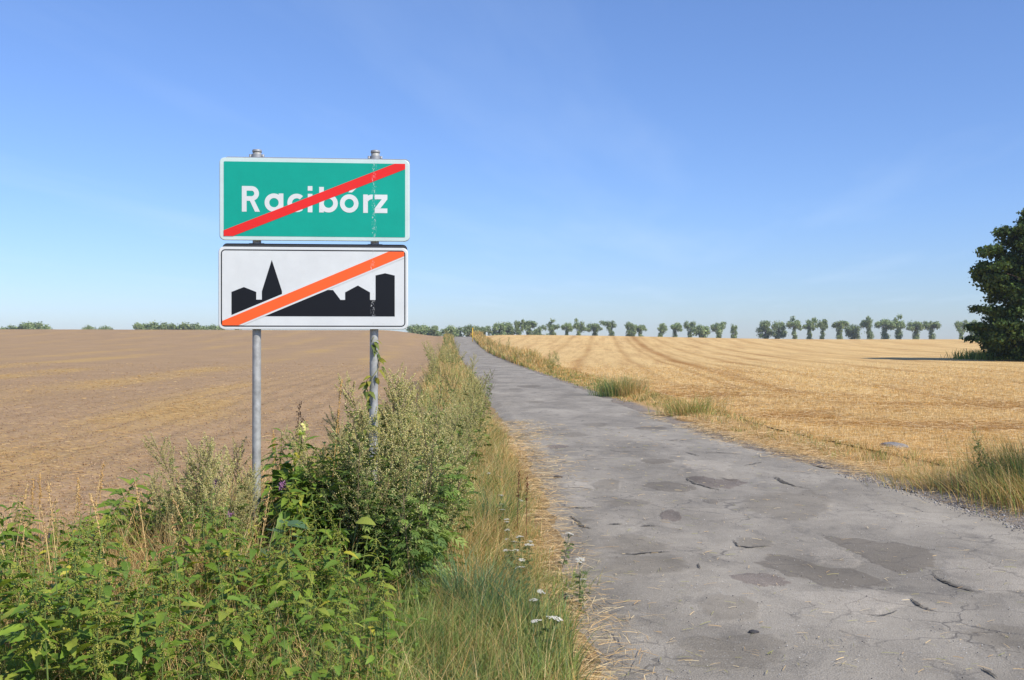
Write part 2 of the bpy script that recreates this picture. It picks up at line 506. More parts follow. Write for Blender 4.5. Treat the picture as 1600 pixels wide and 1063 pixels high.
def sheet(name, ys, xs_of_y, zf, mat, attrs_f=None, kind='structure'):
    X = np.stack([xs_of_y(y) for y in ys]); Y = np.repeat(ys[:, None], X.shape[1], 1)
    Z = zf(X, Y); n, m = X.shape
    idx = np.arange(n * m).reshape(n, m)
    Q = np.stack([idx[:-1, :-1], idx[:-1, 1:], idx[1:, 1:], idx[1:, :-1]], -1).reshape(-1, 4)
    at = attrs_f(X, Y) if attrs_f else None
    if at: at = {k: v.ravel() for k, v in at.items()}
    me = mesh_np(name, np.stack([X, Y, Z], -1).reshape(-1, 3), [Q], [mat], None, None, True, at)
    return link(name, me, None, kind)

# ragged verge widths
def LV(y): return 2.75 + 0.35 * (fbm(np.asarray(y) * 0.35, np.zeros_like(y), 21, 3) - 0.5) - 0.9 * smooth(14, 60, y)
def RV(y): return 1.15 + 0.25 * (fbm(np.asarray(y) * 0.4, np.zeros_like(y) + 5, 22, 3) - 0.5) + 0.4 * smooth(40, 90, y)
def LR(y): return 0.10 * (fbm(np.asarray(y) * 2.2, np.zeros_like(y) + 3, 31, 4) - 0.5) * 2
def RR(y): return 0.16 * (fbm(np.asarray(y) * 1.6, np.zeros_like(y) + 7, 32, 4) - 0.5) * 2

def straw_left(X, Y):
    c = X + 0.0615 * Y + 0.010 * (Y - 30) * smooth(30, 120, Y) * 0
    ph = (c + 6.1 + 0.9 * (fbm(Y * 0.045, X * 0.045, 41, 3) - 0.5)) / 6.7
    w = 0.5 + 0.5 * np.cos(2 * math.pi * ph)
    w = w ** 1.8
    patch = smooth(0.30, 0.62, fbm(Y * 0.06 + 3, c * 0.25, 44, 4))
    far = 0.25 + 0.1 * fbm(X * 0.2, Y * 0.1, 45, 3)
    blot = smooth(.35, .65, fbm(X * .5, Y * .22, 47, 4))
    return np.clip(0.06 + far * 0.35 + 0.72 * w * (0.15 + 0.85 * patch) * (.35 + .65 * blot) * (1 - 0.55 * smooth(45, 150, Y)), 0, 1)

def head_right(X, Y):
    """distance beyond the curved headland where the combine turned"""
    return Y - (23 + 15 * np.exp(-np.maximum(X - 6, -4) / 5.5)) - 1.6 * (fbm(X * 0.15, Y * 0.15, 57, 2) - 0.5)
def row_right(X, Y):
    return np.where(head_right(X, Y) > 0, X - 0.085 * Y, 1.3 * head_right(X, Y) + 40)
def band_right(X, Y):
    r = X - 0.085 * Y + 0.5 * (fbm(Y * 0.05, X * 0.02, 53, 2) - 0.5); hd = head_right(X, Y)
    b = 0
    for (c, w, a) in ((5.9, .55, .95), (4.6, .22, .7), (7.3, .22, .45), (2.4, .3, .5), (9.6, .3, .6), (12.6, .35, .4), (15.8, .4, .65), (20.5, .4, .4), (24.5, .5, .6), (31, .5, .5), (39, .6, .6), (50, .7, .5), (62, .8, .5), (-1.5, .4, .5), (-5, .4, .4)):
        b = b + a * np.exp(-((r - c) / w) ** 2)
    b = b * (0.45 + 0.9 * fbm(X * 0.25, Y * 0.10, 55, 3)) * smooth(-1, 2, hd)
    b = b + 0.75 * np.exp(-(hd / 1.1) ** 2) * (0.4 + fbm(X * 0.4, Y * 0.3, 56, 3))
    b = b + smooth(1, -3, hd) * (0.15 + 1.1 * smooth(.38, .7, fbm(X * 0.45 + Y * .1, Y * 0.9, 58, 4)))
    for (px, py, w) in ((1128, 566, 0.55), (1122, 556, 0.55), (1140, 580, 0.5), (1172, 562, 0.5), (1160, 574, 0.5)):
        g = G(px, py); b = b + 0.5 * np.exp(-((X - g[0]) / w) ** 2 - ((Y - g[1]) / 3.2) ** 2)      # looping wheel mark
    return np.clip(b, 0, 1)

YS = yrows(3.0, 330, 0.006)
qs = np.concatenate([np.arange(0, 3, 0.05), 3 * np.exp(np.arange(0, 4.25, 0.022))])
def plough_z(X, Y):
    a = 1 - smooth(25, 90, Y)
    c = X + 0.0615 * Y
    return H(X, Y) + a * (0.075 * (fbm(X * 2.2, Y * 2.2, 61, 4, 0.65) - 0.5) + 0.02 * np.sin(c * 2 * math.pi / 0.75 + 2 * fbm(X, Y, 62, 2)))
sheet('ploughed_field', YS, lambda y: (Ledge(y) - LV(y)) - qs, plough_z, M_PLOUGH, lambda X, Y: {'straw': straw_left(X, Y)})
def stub_z(X, Y):
    a = 1 - smooth(30, 100, Y)
    return H(X, Y) + a * 0.05 * (fbm(X * 2.5, Y * 2.5, 66, 4, 0.6) - 0.5) - 0.04 * band_right(X, Y)
sheet('stubble_field', YS, lambda y: (Redge(y) + RV(y)) + qs, stub_z, M_STUBBLE, lambda X, Y: {'band': band_right(X, Y), 'row': row_right(X, Y)})
YV = yrows(3.0, 262, 0.005)
us = np.linspace(0, 1, 40)
def verge_z(X, Y): return H(X, Y) + 0.05 * (fbm(X * 3, Y * 3, 71, 3) - 0.5) * smooth(0.0, 0.4, Ledge(Y) + LR(Y) - X) - 0.02
sheet('grass_verge', YV, lambda y: (Ledge(y) - LV(y) - 0.02) + us * (LV(y) + LR(y) + 0.07), verge_z, M_VERGE,
      lambda X, Y: {'straw': 0.22 + 0.12 * smooth(0.7, 0.1, Ledge(Y) - X) + 0.35 * (fbm(X * 2, Y * 2, 72, 3) - 0.5)})
def verge_r_z(X, Y):
    u = X - Redge(Y)
    return H(X, Y) + 0.04 * (fbm(X * 4, Y * 4, 73, 3) - 0.5) * smooth(0, .3, u) - 0.025
sheet('gravel_shoulder', YV, lambda y: (Redge(y) + RR(y) - 0.25) + us * (RV(y) - RR(y) + 0.27), verge_r_z, M_SHOULDER,
      lambda X, Y: {'straw': 0.06 + 0.75 * smooth(11.0, 13.5, Y) * smooth(0.0, 0.5, X - Redge(Y) + 0.35 * (fbm(X * 2, Y * 2, 75, 3) - 0.5)) + 0.2 * (fbm(X * 3, Y * 3, 74, 3) - 0.5)})
YR = yrows(2.0, 262, 0.0045, 0.03)
ur = np.linspace(0, 1, 110)
road = sheet('road', YR, lambda y: (Ledge(y) + LR(y)) + ur * (Redge(y) + RR(y) - Ledge(y) - LR(y)), ROADZ, M_ROAD)

gx = np.concatenate([-np.geomspace(1100, 4, 60), np.linspace(-3, 3, 7), np.geomspace(4, 1100, 60)])
gy = np.concatenate([np.linspace(-80, 240, 81), np.geomspace(246, 1500, 90)])
sheet('ground', gy, lambda y: gx, lambda X, Y: H(X, Y) - 0.3 + 0.3 * smooth(330, 420, Y), M_GROUND)

# ------------------------------------------------------------------ road repairs and cracks
c3 = lambda p: (840 + p[0] / 3.7975, 620 + p[1] / 3.7975)
c4 = lambda p: (1100 + p[0] / 3.2, 800 + p[1] / 3.2)
c5 = lambda p: (600 + p[0] / 5.333, 480 + p[1] / 5.333)
c8 = lambda p: (1100 + p[0] / 3.2, 560 + p[1] / 3.2)
patches = [
 (c4, 0, [(580,125),(700,122),(830,135),(1060,165),(1200,200),(1165,235),(1160,285),(1090,310),(960,300),(840,260),(740,205),(650,160)]),
 (c4, 3, [(130,325),(180,305),(310,300),(390,325),(440,355),(320,378),(210,360)]),
 (c4, 2, [(440,400),(640,390),(860,390),(1020,415),(1010,470),(880,520),(700,510),(560,490),(480,455)]),
 (c4, 2, [(480,180),(580,172),(690,182),(790,245),(760,270),(640,265),(540,235)]),
 (c4, 0, [(230,225),(400,205),(540,245),(640,275),(780,280),(900,330),(1000,383),(620,386),(500,340),(330,290)]),
 (c4, 2, [(1175,238),(1300,222),(1500,265),(1640,300),(1640,400),(1380,395),(1240,350),(1155,312)]),
 (c4, 1, [(1250,600),(1380,560),(1600,560),(1700,620),(1700,700),(1450,690),(1300,650)]),
 (c4, 1, [(-40,420),(120,400),(260,440),(300,520),(160,560),(0,540)]),
 (c4, 1, [(-150,640),(60,610),(300,600),(430,650),(380,760),(120,800),(-160,760)]),
 (c3, 1, [(340,850),(440,815),(580,810),(720,850),(800,895),(740,925),(560,935),(430,920)]),
 (c3, 1, [(420,942),(640,936),(860,950),(950,1000),(960,1030),(800,1060),(400,1060),(380,1000)]),
 (c3, 0, [(610,380),(680,370),(800,375),(820,390),(740,402),(640,400)]),
 (c3, 1, [(310,515),(400,485),(480,490),(500,540),(440,560),(350,550)]),
 (c3, 2, [(110,590),(230,585),(330,620),(345,650),(250,660),(140,630)]),
 (c3, 0, [(620,510),(760,500),(920,525),(940,550),(840,570),(640,540)]),
 (c3, 1, [(400,610),(600,600),(700,640),(560,655),(420,645)]),
 (c3, 1, [(1160,840),(1300,830),(1420,860),(1380,890),(1220,895)]),
 (c3, 1, [(1180,640),(1290,570),(1520,548),(1700,560),(1800,640),(1700,720),(1500,760),(1300,720)]),
 (c3, 0, [(980,615),(1040,605),(1080,625),(1030,635)]),
 (c3, 1, [(270,160),(400,155),(420,175),(330,185),(280,175)]),
 (c3, 3, [(50,285),(180,292),(170,305),(80,310)]),
 (c3, 1, [(100,225),(240,210),(320,230),(200,245)]),
 (c3, 0, [(560,185),(740,180),(760,195),(620,197)]),
 (c3, 3, [(880,482),(960,470),(1080,476),(1200,472),(1240,530),(1120,552),(960,528)]),
 (c3, 2, [(400,108),(520,100),(560,112),(450,118)]),
 (c3, 2, [(860,385),(1000,375),(1150,395),(1120,440),(960,450),(870,420)]),
 (c3, 3, [(730,690),(800,670),(860,710),(830,740),(740,730)]),
 (c3, 2, [(130,520),(230,500),(310,520),(330,548),(180,545)]),
 (c5, 0, [(1110,655),(1290,650),(1300,664),(1150,672)]),
 (c5, 1, [(1030,680),(1150,672),(1130,690),(1050,695)]),
 (c5, 1, [(1170,790),(1260,775),(1360,785),(1330,802),(1200,800)]),
 (c5, 1, [(820,600),(900,590),(960,610),(880,625)]),
]
def smooth_outline(P, n=90, jit=0.02, seed=0):
    """rounded outline, one radius per direction so that it never folds over itself"""
    P = np.array(P); m = len(P); t = np.arange(n * 8) / (n * 8) * m
    i = np.floor(t).astype(int); f = (t - i)[:, None]
    p0, p1, p2, p3 = P[(i - 1) % m], P[i % m], P[(i + 1) % m], P[(i + 2) % m]
    C = 0.5 * ((2 * p1) + (-p0 + p2) * f + (2 * p0 - 5 * p1 + 4 * p2 - p3) * f ** 2 + (-p0 + 3 * p1 - 3 * p2 + p3) * f ** 3)
    c = C.mean(0); h = np.abs(C - c).max(0); q = (C - c) / h
    a = np.arctan2(q[:, 1], q[:, 0]); r = np.hypot(q[:, 0], q[:, 1]); o = np.argsort(a)
    th = np.arange(n) / n * 2 * math.pi - math.pi
    rr = np.interp(th, a[o], r[o], period=2 * math.pi)
    rr = np.convolve(np.r_[rr[-1:], rr, rr[:1]], [.25, .5, .25], 'valid')
    k = np.random.default_rng(seed).uniform(0, 50)
    rr = rr * (1 + jit * 6 * (fbm(np.cos(th) * 3 + k, np.sin(th) * 3 + k, seed, 4, .7) - .5))
    return c, np.column_stack([np.cos(th), np.sin(th)]) * rr[:, None] * h + c
rings = [1.0, 0.965] + [0.93 - 0.06 * i for i in range(15)]
for k, (cv, mi, pts) in enumerate(patches):
    W = np.array([G(*cv(p))[:2] for p in pts])
    c, W = smooth_outline(W, 90, 0.11, k)
    W[:, 0] = np.clip(W[:, 0], Ledge(W[:, 1]) + 0.02, Redge(W[:, 1]) - 0.05)
    n = len(W)
    V = []
    for ri, s in enumerate(rings):
        p = c + (W - c) * s
        z = ROADZ(p[:, 0], p[:, 1]) + (-0.0015 + 0.0048 * smooth(1.0, 0.78, s))
        V.append(np.column_stack([p, z]))
    V.append(np.array([[c[0], c[1], float(ROADZ(c[0], c[1])) + 0.005]]))
    V = np.concatenate(V); Q, T = [], []
    for ri in range(len(rings) - 1):
        for a in range(n):
            b = (a + 1) % n
            Q.append((ri * n + a, ri * n + b, (ri + 1) * n + b, (ri + 1) * n + a))
    for a in range(n): T.append(((len(rings) - 1) * n + a, (len(rings) - 1) * n + (a + 1) % n, len(V) - 1))
    V[:, 2] += 0.0004 * (k % 7)
    o = link('asphalt_patch', mesh_np('asphalt_patch', V, [np.array(Q), np.array(T)], [M_PATCH[mi]], None, None, True, {'inner': np.concatenate([np.full(n, 1 - q_) for q_ in rings] + [[1.0]])}), road)

cracks = [
 (c3, 1.0, [(420,315),(460,325),(560,325),(660,330)]), (c3, .6, [(70,370),(250,372),(400,368),(520,367)]),
 (c3, 1.2, [(190,700),(230,735),(270,775),(320,790)]), (c3, .7, [(140,640),(200,655),(260,662),(340,655)]),
 (c3, .8, [(400,920),(560,938),(720,925),(810,920)]), (c3, 1.2, [(1400,480),(1450,510),(1519,530)]),
 (c3, 1.3, [(870,480),(930,515),(1010,540),(1090,555)]), (c3, .9, [(1160,850),(1190,885),(1260,895),(1370,885)]),
 (c3, 1.0, [(900,325),(1060,332),(1230,345)]), (c3, 1.2, [(880,330),(960,355)]), (c3, 1.0, [(780,345),(900,345)]),
 (c3, .8, [(280,320),(340,326)]), (c3, .8, [(600,232),(650,240)]), (c3, 1, [(780,262),(840,255)]),
 (c3, .6, [(950,990),(965,1025)]), (c3, .8, [(1080,470),(1140,480),(1200,475)]), (c3, .8, [(140,545),(230,540),(320,548)]),
 (c3, .9, [(340,435),(380,430)]), (c3, 1.5, [(420,762),(500,762)]), (c3, 1.2, [(610,775),(660,770),(715,772)]),
 (c4, 1.3, [(1140,310),(1200,350),(1270,375),(1370,400)]), (c4, .9, [(1030,430),(1080,470),(1150,495)]),
 (c4, .7, [(1380,780),(1430,810),(1470,840)]), (c4, .5, [(820,520),(900,522),(970,495)]),
 (c8, 1.2, [(350,590),(400,620),(450,640),(540,655)]), (c8, .8, [(200,540),(300,520)]), (c8, .7, [(60,470),(200,480)]),
 (c5, 1.4, [(1120,655),(1280,660)]), (c5, 1.2, [(1080,582),(1140,585)]), (c5, 1.1, [(1200,792),(1350,790)]),
]
for k, (cv, wd, pts) in enumerate(cracks):
    P = np.array([G(*cv(p))[:2] for p in pts])
    t = np.linspace(0, len(P) - 1, max(12, int(8 * len(P))))
    C = np.column_stack([np.interp(t, range(len(P)), P[:, j]) for j in (0, 1)])
    r = np.random.default_rng(k + 900)
    C[1:-1] += r.normal(0, 1, C[1:-1].shape) * min(0.012, 0.22 * np.linalg.norm(C[1] - C[0]))
    tn = np.gradient(C, axis=0); tn /= np.linalg.norm(tn, axis=1)[:, None]
    nr = np.column_stack([-tn[:, 1], tn[:, 0]])
    w = 0.0125 * wd * r.uniform(0.4, 1.5, len(C)) * np.sin(np.linspace(0.12, math.pi - 0.12, len(C)))
    # hand-sized ledge on the far side, dirt filled slot on the near side
    L_, R_ = C - nr * w[:, None], C + nr * w[:, None]
    V = np.concatenate([np.column_stack([p, ROADZ(p[:, 0], p[:, 1]) + 0.0075]) for p in (L_, R_)])
    n = len(C); Q = [(i, n + i, n + i + 1, i + 1) for i in range(n - 1)]
    link('crack', mesh_np('crack', V, [np.array(Q)], [M_CRACK]), road)

# ------------------------------------------------------------------ the road sign
def sign_mat(name, c, rough=0.4, wear=None, wear_fac=1.0):
    """painted sheeting with old scrapes running down in front of the posts"""
    m, N, L, out = new_mat(name)
    o = objco(N)
    sep = N.new('ShaderNodeSeparateXYZ'); L.new(o, sep.inputs[0])
    col = mixc(N, L, 1.0, tuple(c), maprange(N, L, noise(N, L, 3.5, 6, 0.7, o), 0.3, 0.7, 0.92, 1.06), 'MULTIPLY')
    if wear is not None:
        tot = None
        for (cx, wd, th) in ((0.374, 0.017, 0.615), (0.43, 0.03, 0.77), (-0.378, 0.010, 0.72), (-.33, .03, .80)):
            dx = math_n(N, L, 'ABSOLUTE', math_n(N, L, 'SUBTRACT', sep.outputs['X'], cx), 0)
            inb = maprange(N, L, dx, wd * 0.5, wd, 1.0, 0.0)
            mp = N.new('ShaderNodeMapping'); mp.inputs['Scale'].default_value = (190, 1, 42); L.new(o, mp.inputs[0])
            f = maprange(N, L, noise(N, L, 1.0, 4, 0.7, mp.outputs[0]), th - 0.05, th, 0, 1)
            f = math_n(N, L, 'MULTIPLY', f, inb)
            tot = f if tot is None else math_n(N, L, 'MAXIMUM', tot, f)
        col = mixc(N, L, math_n(N, L, 'MULTIPLY', tot, wear_fac), col, wear)
    b = bsdf(N, rough, 0.4); L.new(col, b.inputs['Base Color']); L.new(b.outputs[0], out.inputs['Surface'])
    return m
SW = (0.70, 0.71, 0.70)
M_GREEN = sign_mat('green_sheeting', lin(0, 158, 136), wear=SW)
M_SWHITE = sign_mat('white_sheeting', (0.67, 0.69, 0.67), wear=(0.45, 0.45, 0.44), wear_fac=0.6)
M_PALE = sign_mat('pale_rim', (0.56, 0.68, 0.64), wear=(0.4, 0.42, 0.4), wear_fac=0.5)
M_RED = sign_mat('red_sheeting', lin(226, 40, 32), wear=SW, wear_fac=0.8)
M_ORANGE = sign_mat('faded_red_sheeting', lin(246, 98, 40), wear=SW, wear_fac=0.8)
M_BLACK = sign_mat('black_print', lin(14, 14, 17), wear=SW)
M_ALU = mat_plain('dull_aluminium', lin(150, 152, 154), 0.55, 0.5, 0.35, 0.08, 14)
M_SHADEALU = mat_plain('shade_toned_frame', lin(60, 62, 64), 0.6, 0.3, 0.2, 0.1, 10)  # aluminium darkened in colour to stand for the shade between the boards
M_ZINC = mat_plain('galvanised_steel', lin(164, 164, 160), 0.6, 0.4, 0.25, 0.28, 22)

def rrect(w, h, r, n=7, cx=0, cz=0):
    P = []
    for (sx, sz, a0) in ((1, 1, 0), (-1, 1, 90), (-1, -1, 180), (1, -1, 270)):
        for i in range(n):
            a = R(a0 + 90 * i / (n - 1))
            P.append((cx + sx * (w / 2 - r) + r * math.cos(a), cz + sz * (h / 2 - r) + r * math.sin(a)))
    return P
def slab(P, y0, y1, bev=0.0):
    """outline P (x,z, counter-clockwise seen from the front) extruded from back y1 to front y0 with a rounded rim"""
    import bmesh
    bm = bmesh.new()
    P = np.array(P); c = P.mean(0)
    def ring(s, y):
        q = P - (P - c) / np.maximum(np.linalg.norm(P - c, axis=1)[:, None], 1e-6) * s
        return [bm.verts.new((x, y, z)) for x, z in q]
    rs = [ring(0, y1)]
    if bev: rs += [ring(0, y0 + bev), ring(bev * .35, y0 + bev * .35), ring(bev, y0)]
    else: rs += [ring(0, y0)]
    n = len(P)
    for a, b in zip(rs[:-1], rs[1:]):
        for i in range(n):
            j = (i + 1) % n
            bm.faces.new((a[i], a[j], b[j], b[i]))
    bm.faces.new(rs[-1]); bm.faces.new(list(reversed(rs[0])))
    bmesh.ops.recalc_face_normals(bm, faces=bm.faces)
    bmesh.ops.triangulate(bm, faces=[f for f in bm.faces if len(f.verts) > 4])
    return bm
def bm_link(name, bm, mat, parent):
    me = bpy.data.meshes.new(name); bm.to_mesh(me); bm.free()
    me.materials.append(mat)
    return link(name, me, parent)
def join_polys(polys, y0, th=0.0012):
    import bmesh
    bm = bmesh.new(); ybase = y0
    for P in polys:
        y0 = ybase - (P[0] if isinstance(P[0], float) else 0)      # a stroke that crosses another sits a hair proud
        if isinstance(P[0], float): P = P[1:]
        f = [bm.verts.new((x, y0, z)) for x, z in P]; b = [bm.verts.new((x, y0 + th, z)) for x, z in P]
        n = len(P)
        bm.faces.new(f); bm.faces.new(list(reversed(b)))
        for i in range(n):
            j = (i + 1) % n; bm.faces.new((f[i], b[i], b[j], f[j]))
    bmesh.ops.recalc_face_normals(bm, faces=bm.faces)
    bmesh.ops.triangulate(bm, faces=[f for f in bm.faces if len(f.verts) > 4])
    return bm

SD = 6.72
SX = (-1.874 - 0.655) / 2
sg = thing('road_sign', 'green and white end-of-town sign on two grey posts, crossed by red stripes', 'road sign',
           (SX, SD, 0), R(5))
POSTX = 0.380
def post_bm(x0, x1, z1):
    mb = MB(); zs = np.array([-0.4, 0, 1.0, 2.0, z1 - 0.004, z1]); f = (zs + 0.4) / (z1 + 0.4)
    rad = np.array([.0275, .0275, .0275, .0275, .0275, .024])
    tube(mb, np.column_stack([x0 + (x1 - x0) * f, np.zeros(6), zs]), rad, 20, (.5, .5, .5))
    return mb.mesh('post', M_ZINC, True)
for (x0, x1, zt) in ((-POSTX, -POSTX + 0.006, 2.805), (POSTX - 0.022, POSTX, 2.812)):
    p = link('post', post_bm(x0, x1, zt), sg)
    cb = MB()
    tube(cb, [(x1, 0, zt), (x1, 0, zt + 0.006), (x1, 0, zt + 0.016), (x1, 0, zt + 0.020)], [.030, .031, .029, .012], 20, (.5, .5, .5))
    link('cap', cb.mesh('cap', M_ALU, True), p)
# clamps that hold each board to the posts
def clamp(x, z, parent):
    mb = MB()
    th = np.linspace(0, 2 * math.pi, 17)[:-1]
    for s in (1,):
        ring = [(x + 0.0335 * math.cos(a), 0.0335 * math.sin(a)) for a in th]
        V = [(px, py, z + dz) for dz in (-0.016, 0.016) for px, py in ring]
        Q = [(i, (i + 1) % 16, 16 + (i + 1) % 16, 16 + i) for i in range(16)]
        mb.add(V, Q)
    for s in (-1, 1):                                    # flat ears with a bolt
        x0 = x + s * 0.031
        V = [(x0 + sx * s, y, z + dz) for sx in (0, 0.016) for y in (-0.012, 0.012) for dz in (-0.016, 0.016)]
        mb.add(V, [(0, 1, 3, 2), (4, 6, 7, 5), (0, 4, 5, 1), (2, 3, 7, 6), (1, 5, 7, 3), (0, 2, 6, 4)])
        tube(mb, [(x0 + s * .010, -0.022, z), (x0 + s * .010, 0.022, z)], .005, 6)
    return link('clamp', mb.mesh('clamp', M_ALU), parent)

BW, BH = 1.203, 0.525
FR = -0.058
# upper board
ZU = 2.498
ub = link('town_name_board', None, sg); bpy.data.objects.remove(ub)
ub = bm_link('town_name_board', slab(rrect(BW, BH, 0.032), FR, FR + 0.022, 0.006), M_PALE, sg)
ub.location = (0, 0, ZU)
bm_link('rear_frame', slab(rrect(BW - 0.02, BH + 0.006, 0.03, cx=0.012, cz=0.006), FR + 0.0225, FR + 0.03), M_ALU, ub)
K = 842.0
def U(p): return ((p[0] - 564) / K, (322 - p[1]) / K)
GW, GH = 1.146, 0.474
bm_link('green_panel', slab(rrect(GW, GH, 0.006, 4), FR - 0.0012, FR - 0.0001), M_GREEN, ub)
# lettering built from strokes
def ringpoly(cx, cz, ro, ri, a0=0, a1=360, n=28):
    out = []
    for i in range(n):
        t0, t1 = R(a0 + (a1 - a0) * i / n), R(a0 + (a1 - a0) * (i + 1) / n)
        out.append([(cx + ro * math.cos(t0), cz + ro * math.sin(t0)), (cx + ro * math.cos(t1), cz + ro * math.sin(t1)),
                    (cx + ri * math.cos(t1), cz + ri * math.sin(t1)), (cx + ri * math.cos(t0), cz + ri * math.sin(t0))])
        out[-1].insert(0, 0.0003)
    return out
def rect(x0, x1, z0, z1): return [[(x0, z0), (x1, z0), (x1, z1), (x0, z1)]]
S, XH, CH = 0.0295, 0.118, 0.163
ro = XH / 2; ri = ro - S
bz = -0.0815
polys = []
x = -0.460                                              # R
polys += rect(x, x + S, bz, bz + CH)
rr = 0.047; rc = bz + CH - rr
polys += rect(x + S, x + 0.060, bz + CH - S, bz + CH) + rect(x + S, x + 0.060, bz + CH - 2 * rr, bz + CH - 2 * rr + S)
polys += ringpoly(x + 0.060, rc, rr, rr - S, -90, 90, 14)
polys += [[0.0005, (x + 0.050, bz + CH - 2 * rr), (x + 0.078, bz + CH - 2 * rr + 0.004), (x + 0.113, bz), (x + 0.082, bz)]]
cx = -0.259                                             # a
polys += ringpoly(cx, bz + ro, ro, ri) + rect(cx + ro - S, cx + ro, bz, bz + XH)
cx = -0.116                                             # c
polys += ringpoly(cx, bz + ro, ro, ri, 48, 312, 22)
x = -0.0465                                             # i
polys += rect(x, x + S, bz, bz + XH) + rect(x, x + S, bz + XH + 0.020, bz + XH + 0.020 + S)
x = 0.0255                                              # b
polys += rect(x, x + S, bz, bz + CH) + ringpoly(x + ro, bz + ro, ro, ri)
cx = 0.216                                              # o with acute
polys += ringpoly(cx, bz + ro, ro, ri)
polys += [[(cx - 0.006, bz + XH + 0.012), (cx + 0.017, bz + XH + 0.012), (cx + 0.046, bz + XH + 0.040), (cx + 0.014, bz + XH + 0.040)]]
x = 0.305                                               # r
polys += rect(x, x + S, bz, bz + XH) + ringpoly(x + ro - 0.002, bz + ro, ro, ri, 86, 150, 8)
x0, x1 = 0.378, 0.459                                   # z
polys += rect(x0, x1, bz + XH - S, bz + XH) + rect(x0, x1, bz, bz + S)
polys += [[0.0005, (x0, bz + S), (x0 + 0.036, bz + S), (x1, bz + XH - S), (x1 - 0.036, bz + XH - S)]]
bm_link('lettering', join_polys(polys, FR - 0.0022, 0.0011), M_SWHITE, ub)
hx, hz = GW / 2, GH / 2
bm_link('red_stripe', join_polys([[(-hx, -hz), (-hx + 0.058, -hz), (hx, hz - 0.034), (hx, hz), (hx - 0.068, hz), (-hx, -hz + 0.036)]], FR - 0.0034, 0.0012), M_RED, ub)
# lower board
ZL = 1.931
lb = bm_link('built_up_area_board', slab(rrect(BW - 0.004, BH, 0.034), FR, FR + 0.022, 0.006), M_SWHITE, sg)
lb.location = (-0.008, 0, ZL)
bm_link('rear_frame', slab(rrect(BW - 0.03, BH + 0.022, 0.03, cx=0.008, cz=0.012), FR + 0.0225, FR + 0.034), M_SHADEALU, lb)
def fr_ring(w, h, r, t):
    a, b = rrect(w, h, r, 8), rrect(w - 2 * t, h - 2 * t, r - t, 8); n = len(a)
    return [[a[i], a[(i + 1) % n], b[(i + 1) % n], b[i]] for i in range(n)]
bm_link('border_line', join_polys(fr_ring(BW - 0.038, BH - 0.034, 0.026, 0.0065), FR - 0.0012, 0.0011), M_BLACK, lb)
def U2(p): return ((p[0] - 555) / K, (791 - p[1]) / K)
b0 = 942
sil = [[(120, b0), (250, b0), (250, 812), (185, 786), (120, 812)], [(250, b0), (280, b0), (280, 853), (250, 853)],
       [(280, b0), (386, b0), (386, 808), (332, 640), (280, 808)], [(386, b0), (480, b0), (480, 853), (386, 853)],
       [(480, b0), (697, b0), (697, 853), (657, 800), (560, 800), (480, 853)], [(697, b0), (722, b0), (722, 853), (697, 853)],
       [(722, b0), (855, b0), (855, 812), (790, 775), (722, 812)], [(855, b0), (885, b0), (885, 853), (855, 853)],
       [(885, b0), (988, b0), (988, 720), (936, 708), (885, 720)]]
bm_link('town_silhouette', join_polys([[U2(p) for p in P] for P in sil], FR - 0.0012, 0.0011), M_BLACK, lb)
hx, hz = (BW - 0.038) / 2 - 0.008, (BH - 0.034) / 2 - 0.008
bm_link('stripe_margin', join_polys([[(-hx, -hz), (-hx + 0.128, -hz), (hx, hz - 0.040), (hx, hz), (hx - 0.128, hz), (-hx, -hz + 0.040)]], FR - 0.0023, 0.0010), M_SWHITE, lb)
bm_link('red_stripe', join_polys([[(-hx, -hz), (-hx + 0.100, -hz), (hx, hz - 0.028), (hx, hz), (hx - 0.100, hz), (-hx, -hz + 0.028)]], FR - 0.0034, 0.0010), M_ORANGE, lb)
for x in (-POSTX + 0.004, POSTX - 0.002):
    clamp(x, 2.775, sg); clamp(x, 2.31, sg); clamp(x, 2.205, sg); clamp(x - 0.002, 1.72, sg)
    # horizontal rail pieces between clamp and board
for zc in (2.60, 2.34, 2.05, 1.80):
    mb = MB(); V = [(sx, y, zc + dz) for sx in (-0.55, 0.55) for y in (FR + 0.035, FR + 0.058 - 0.029) for dz in (-0.018, 0.018)]
    mb.add(V, [(0, 1, 3, 2), (4, 6, 7, 5), (0, 4, 5, 1), (2, 3, 7, 6), (1, 5, 7, 3), (0, 2, 6, 4)])
    link('rail', mb.mesh('rail', M_ALU), sg)

# ------------------------------------------------------------------ trees
QUADLEAF = np.array([(-.5, -.5, 0), (.5, -.42, .08), (.5, .5, 0), (-.42, .5, -.08)]); QF = [(0, 1, 2, 3)]
def crown_mesh(name, clumps, per, size, cols, seed, shell=0.26):
    rng = np.random.default_rng(seed); mb = MB()
    for (cx, cy, cz, r, *fl) in clumps:
        n = int(per * r * r)
        d = rand_dirs(n, rng); rad = r * np.abs(rng.normal(0.72, shell, n)).clip(.05, 1.45)
        fz = fl[0] if fl else 0.8
        p = np.array([cx, cy, cz]) + d * rad[:, None] * np.array([1, 1, fz])
        nn = d + rng.normal(0, 0.6, (n, 3)) + np.array([0, 0, 0.3])
        Rm = frames(rand_dirs(n, rng), nn)
        inst(mb, QUADLEAF, QF, None, Rm, p, rng.uniform(0.6, 1.3, n) * size, pick(cols, n, rng, 0.25))
    return mb.mesh(name, M_TREE)
FARG = [lin(132, 150, 96), lin(146, 160, 104), lin(118, 138, 88), lin(158, 166, 116)]
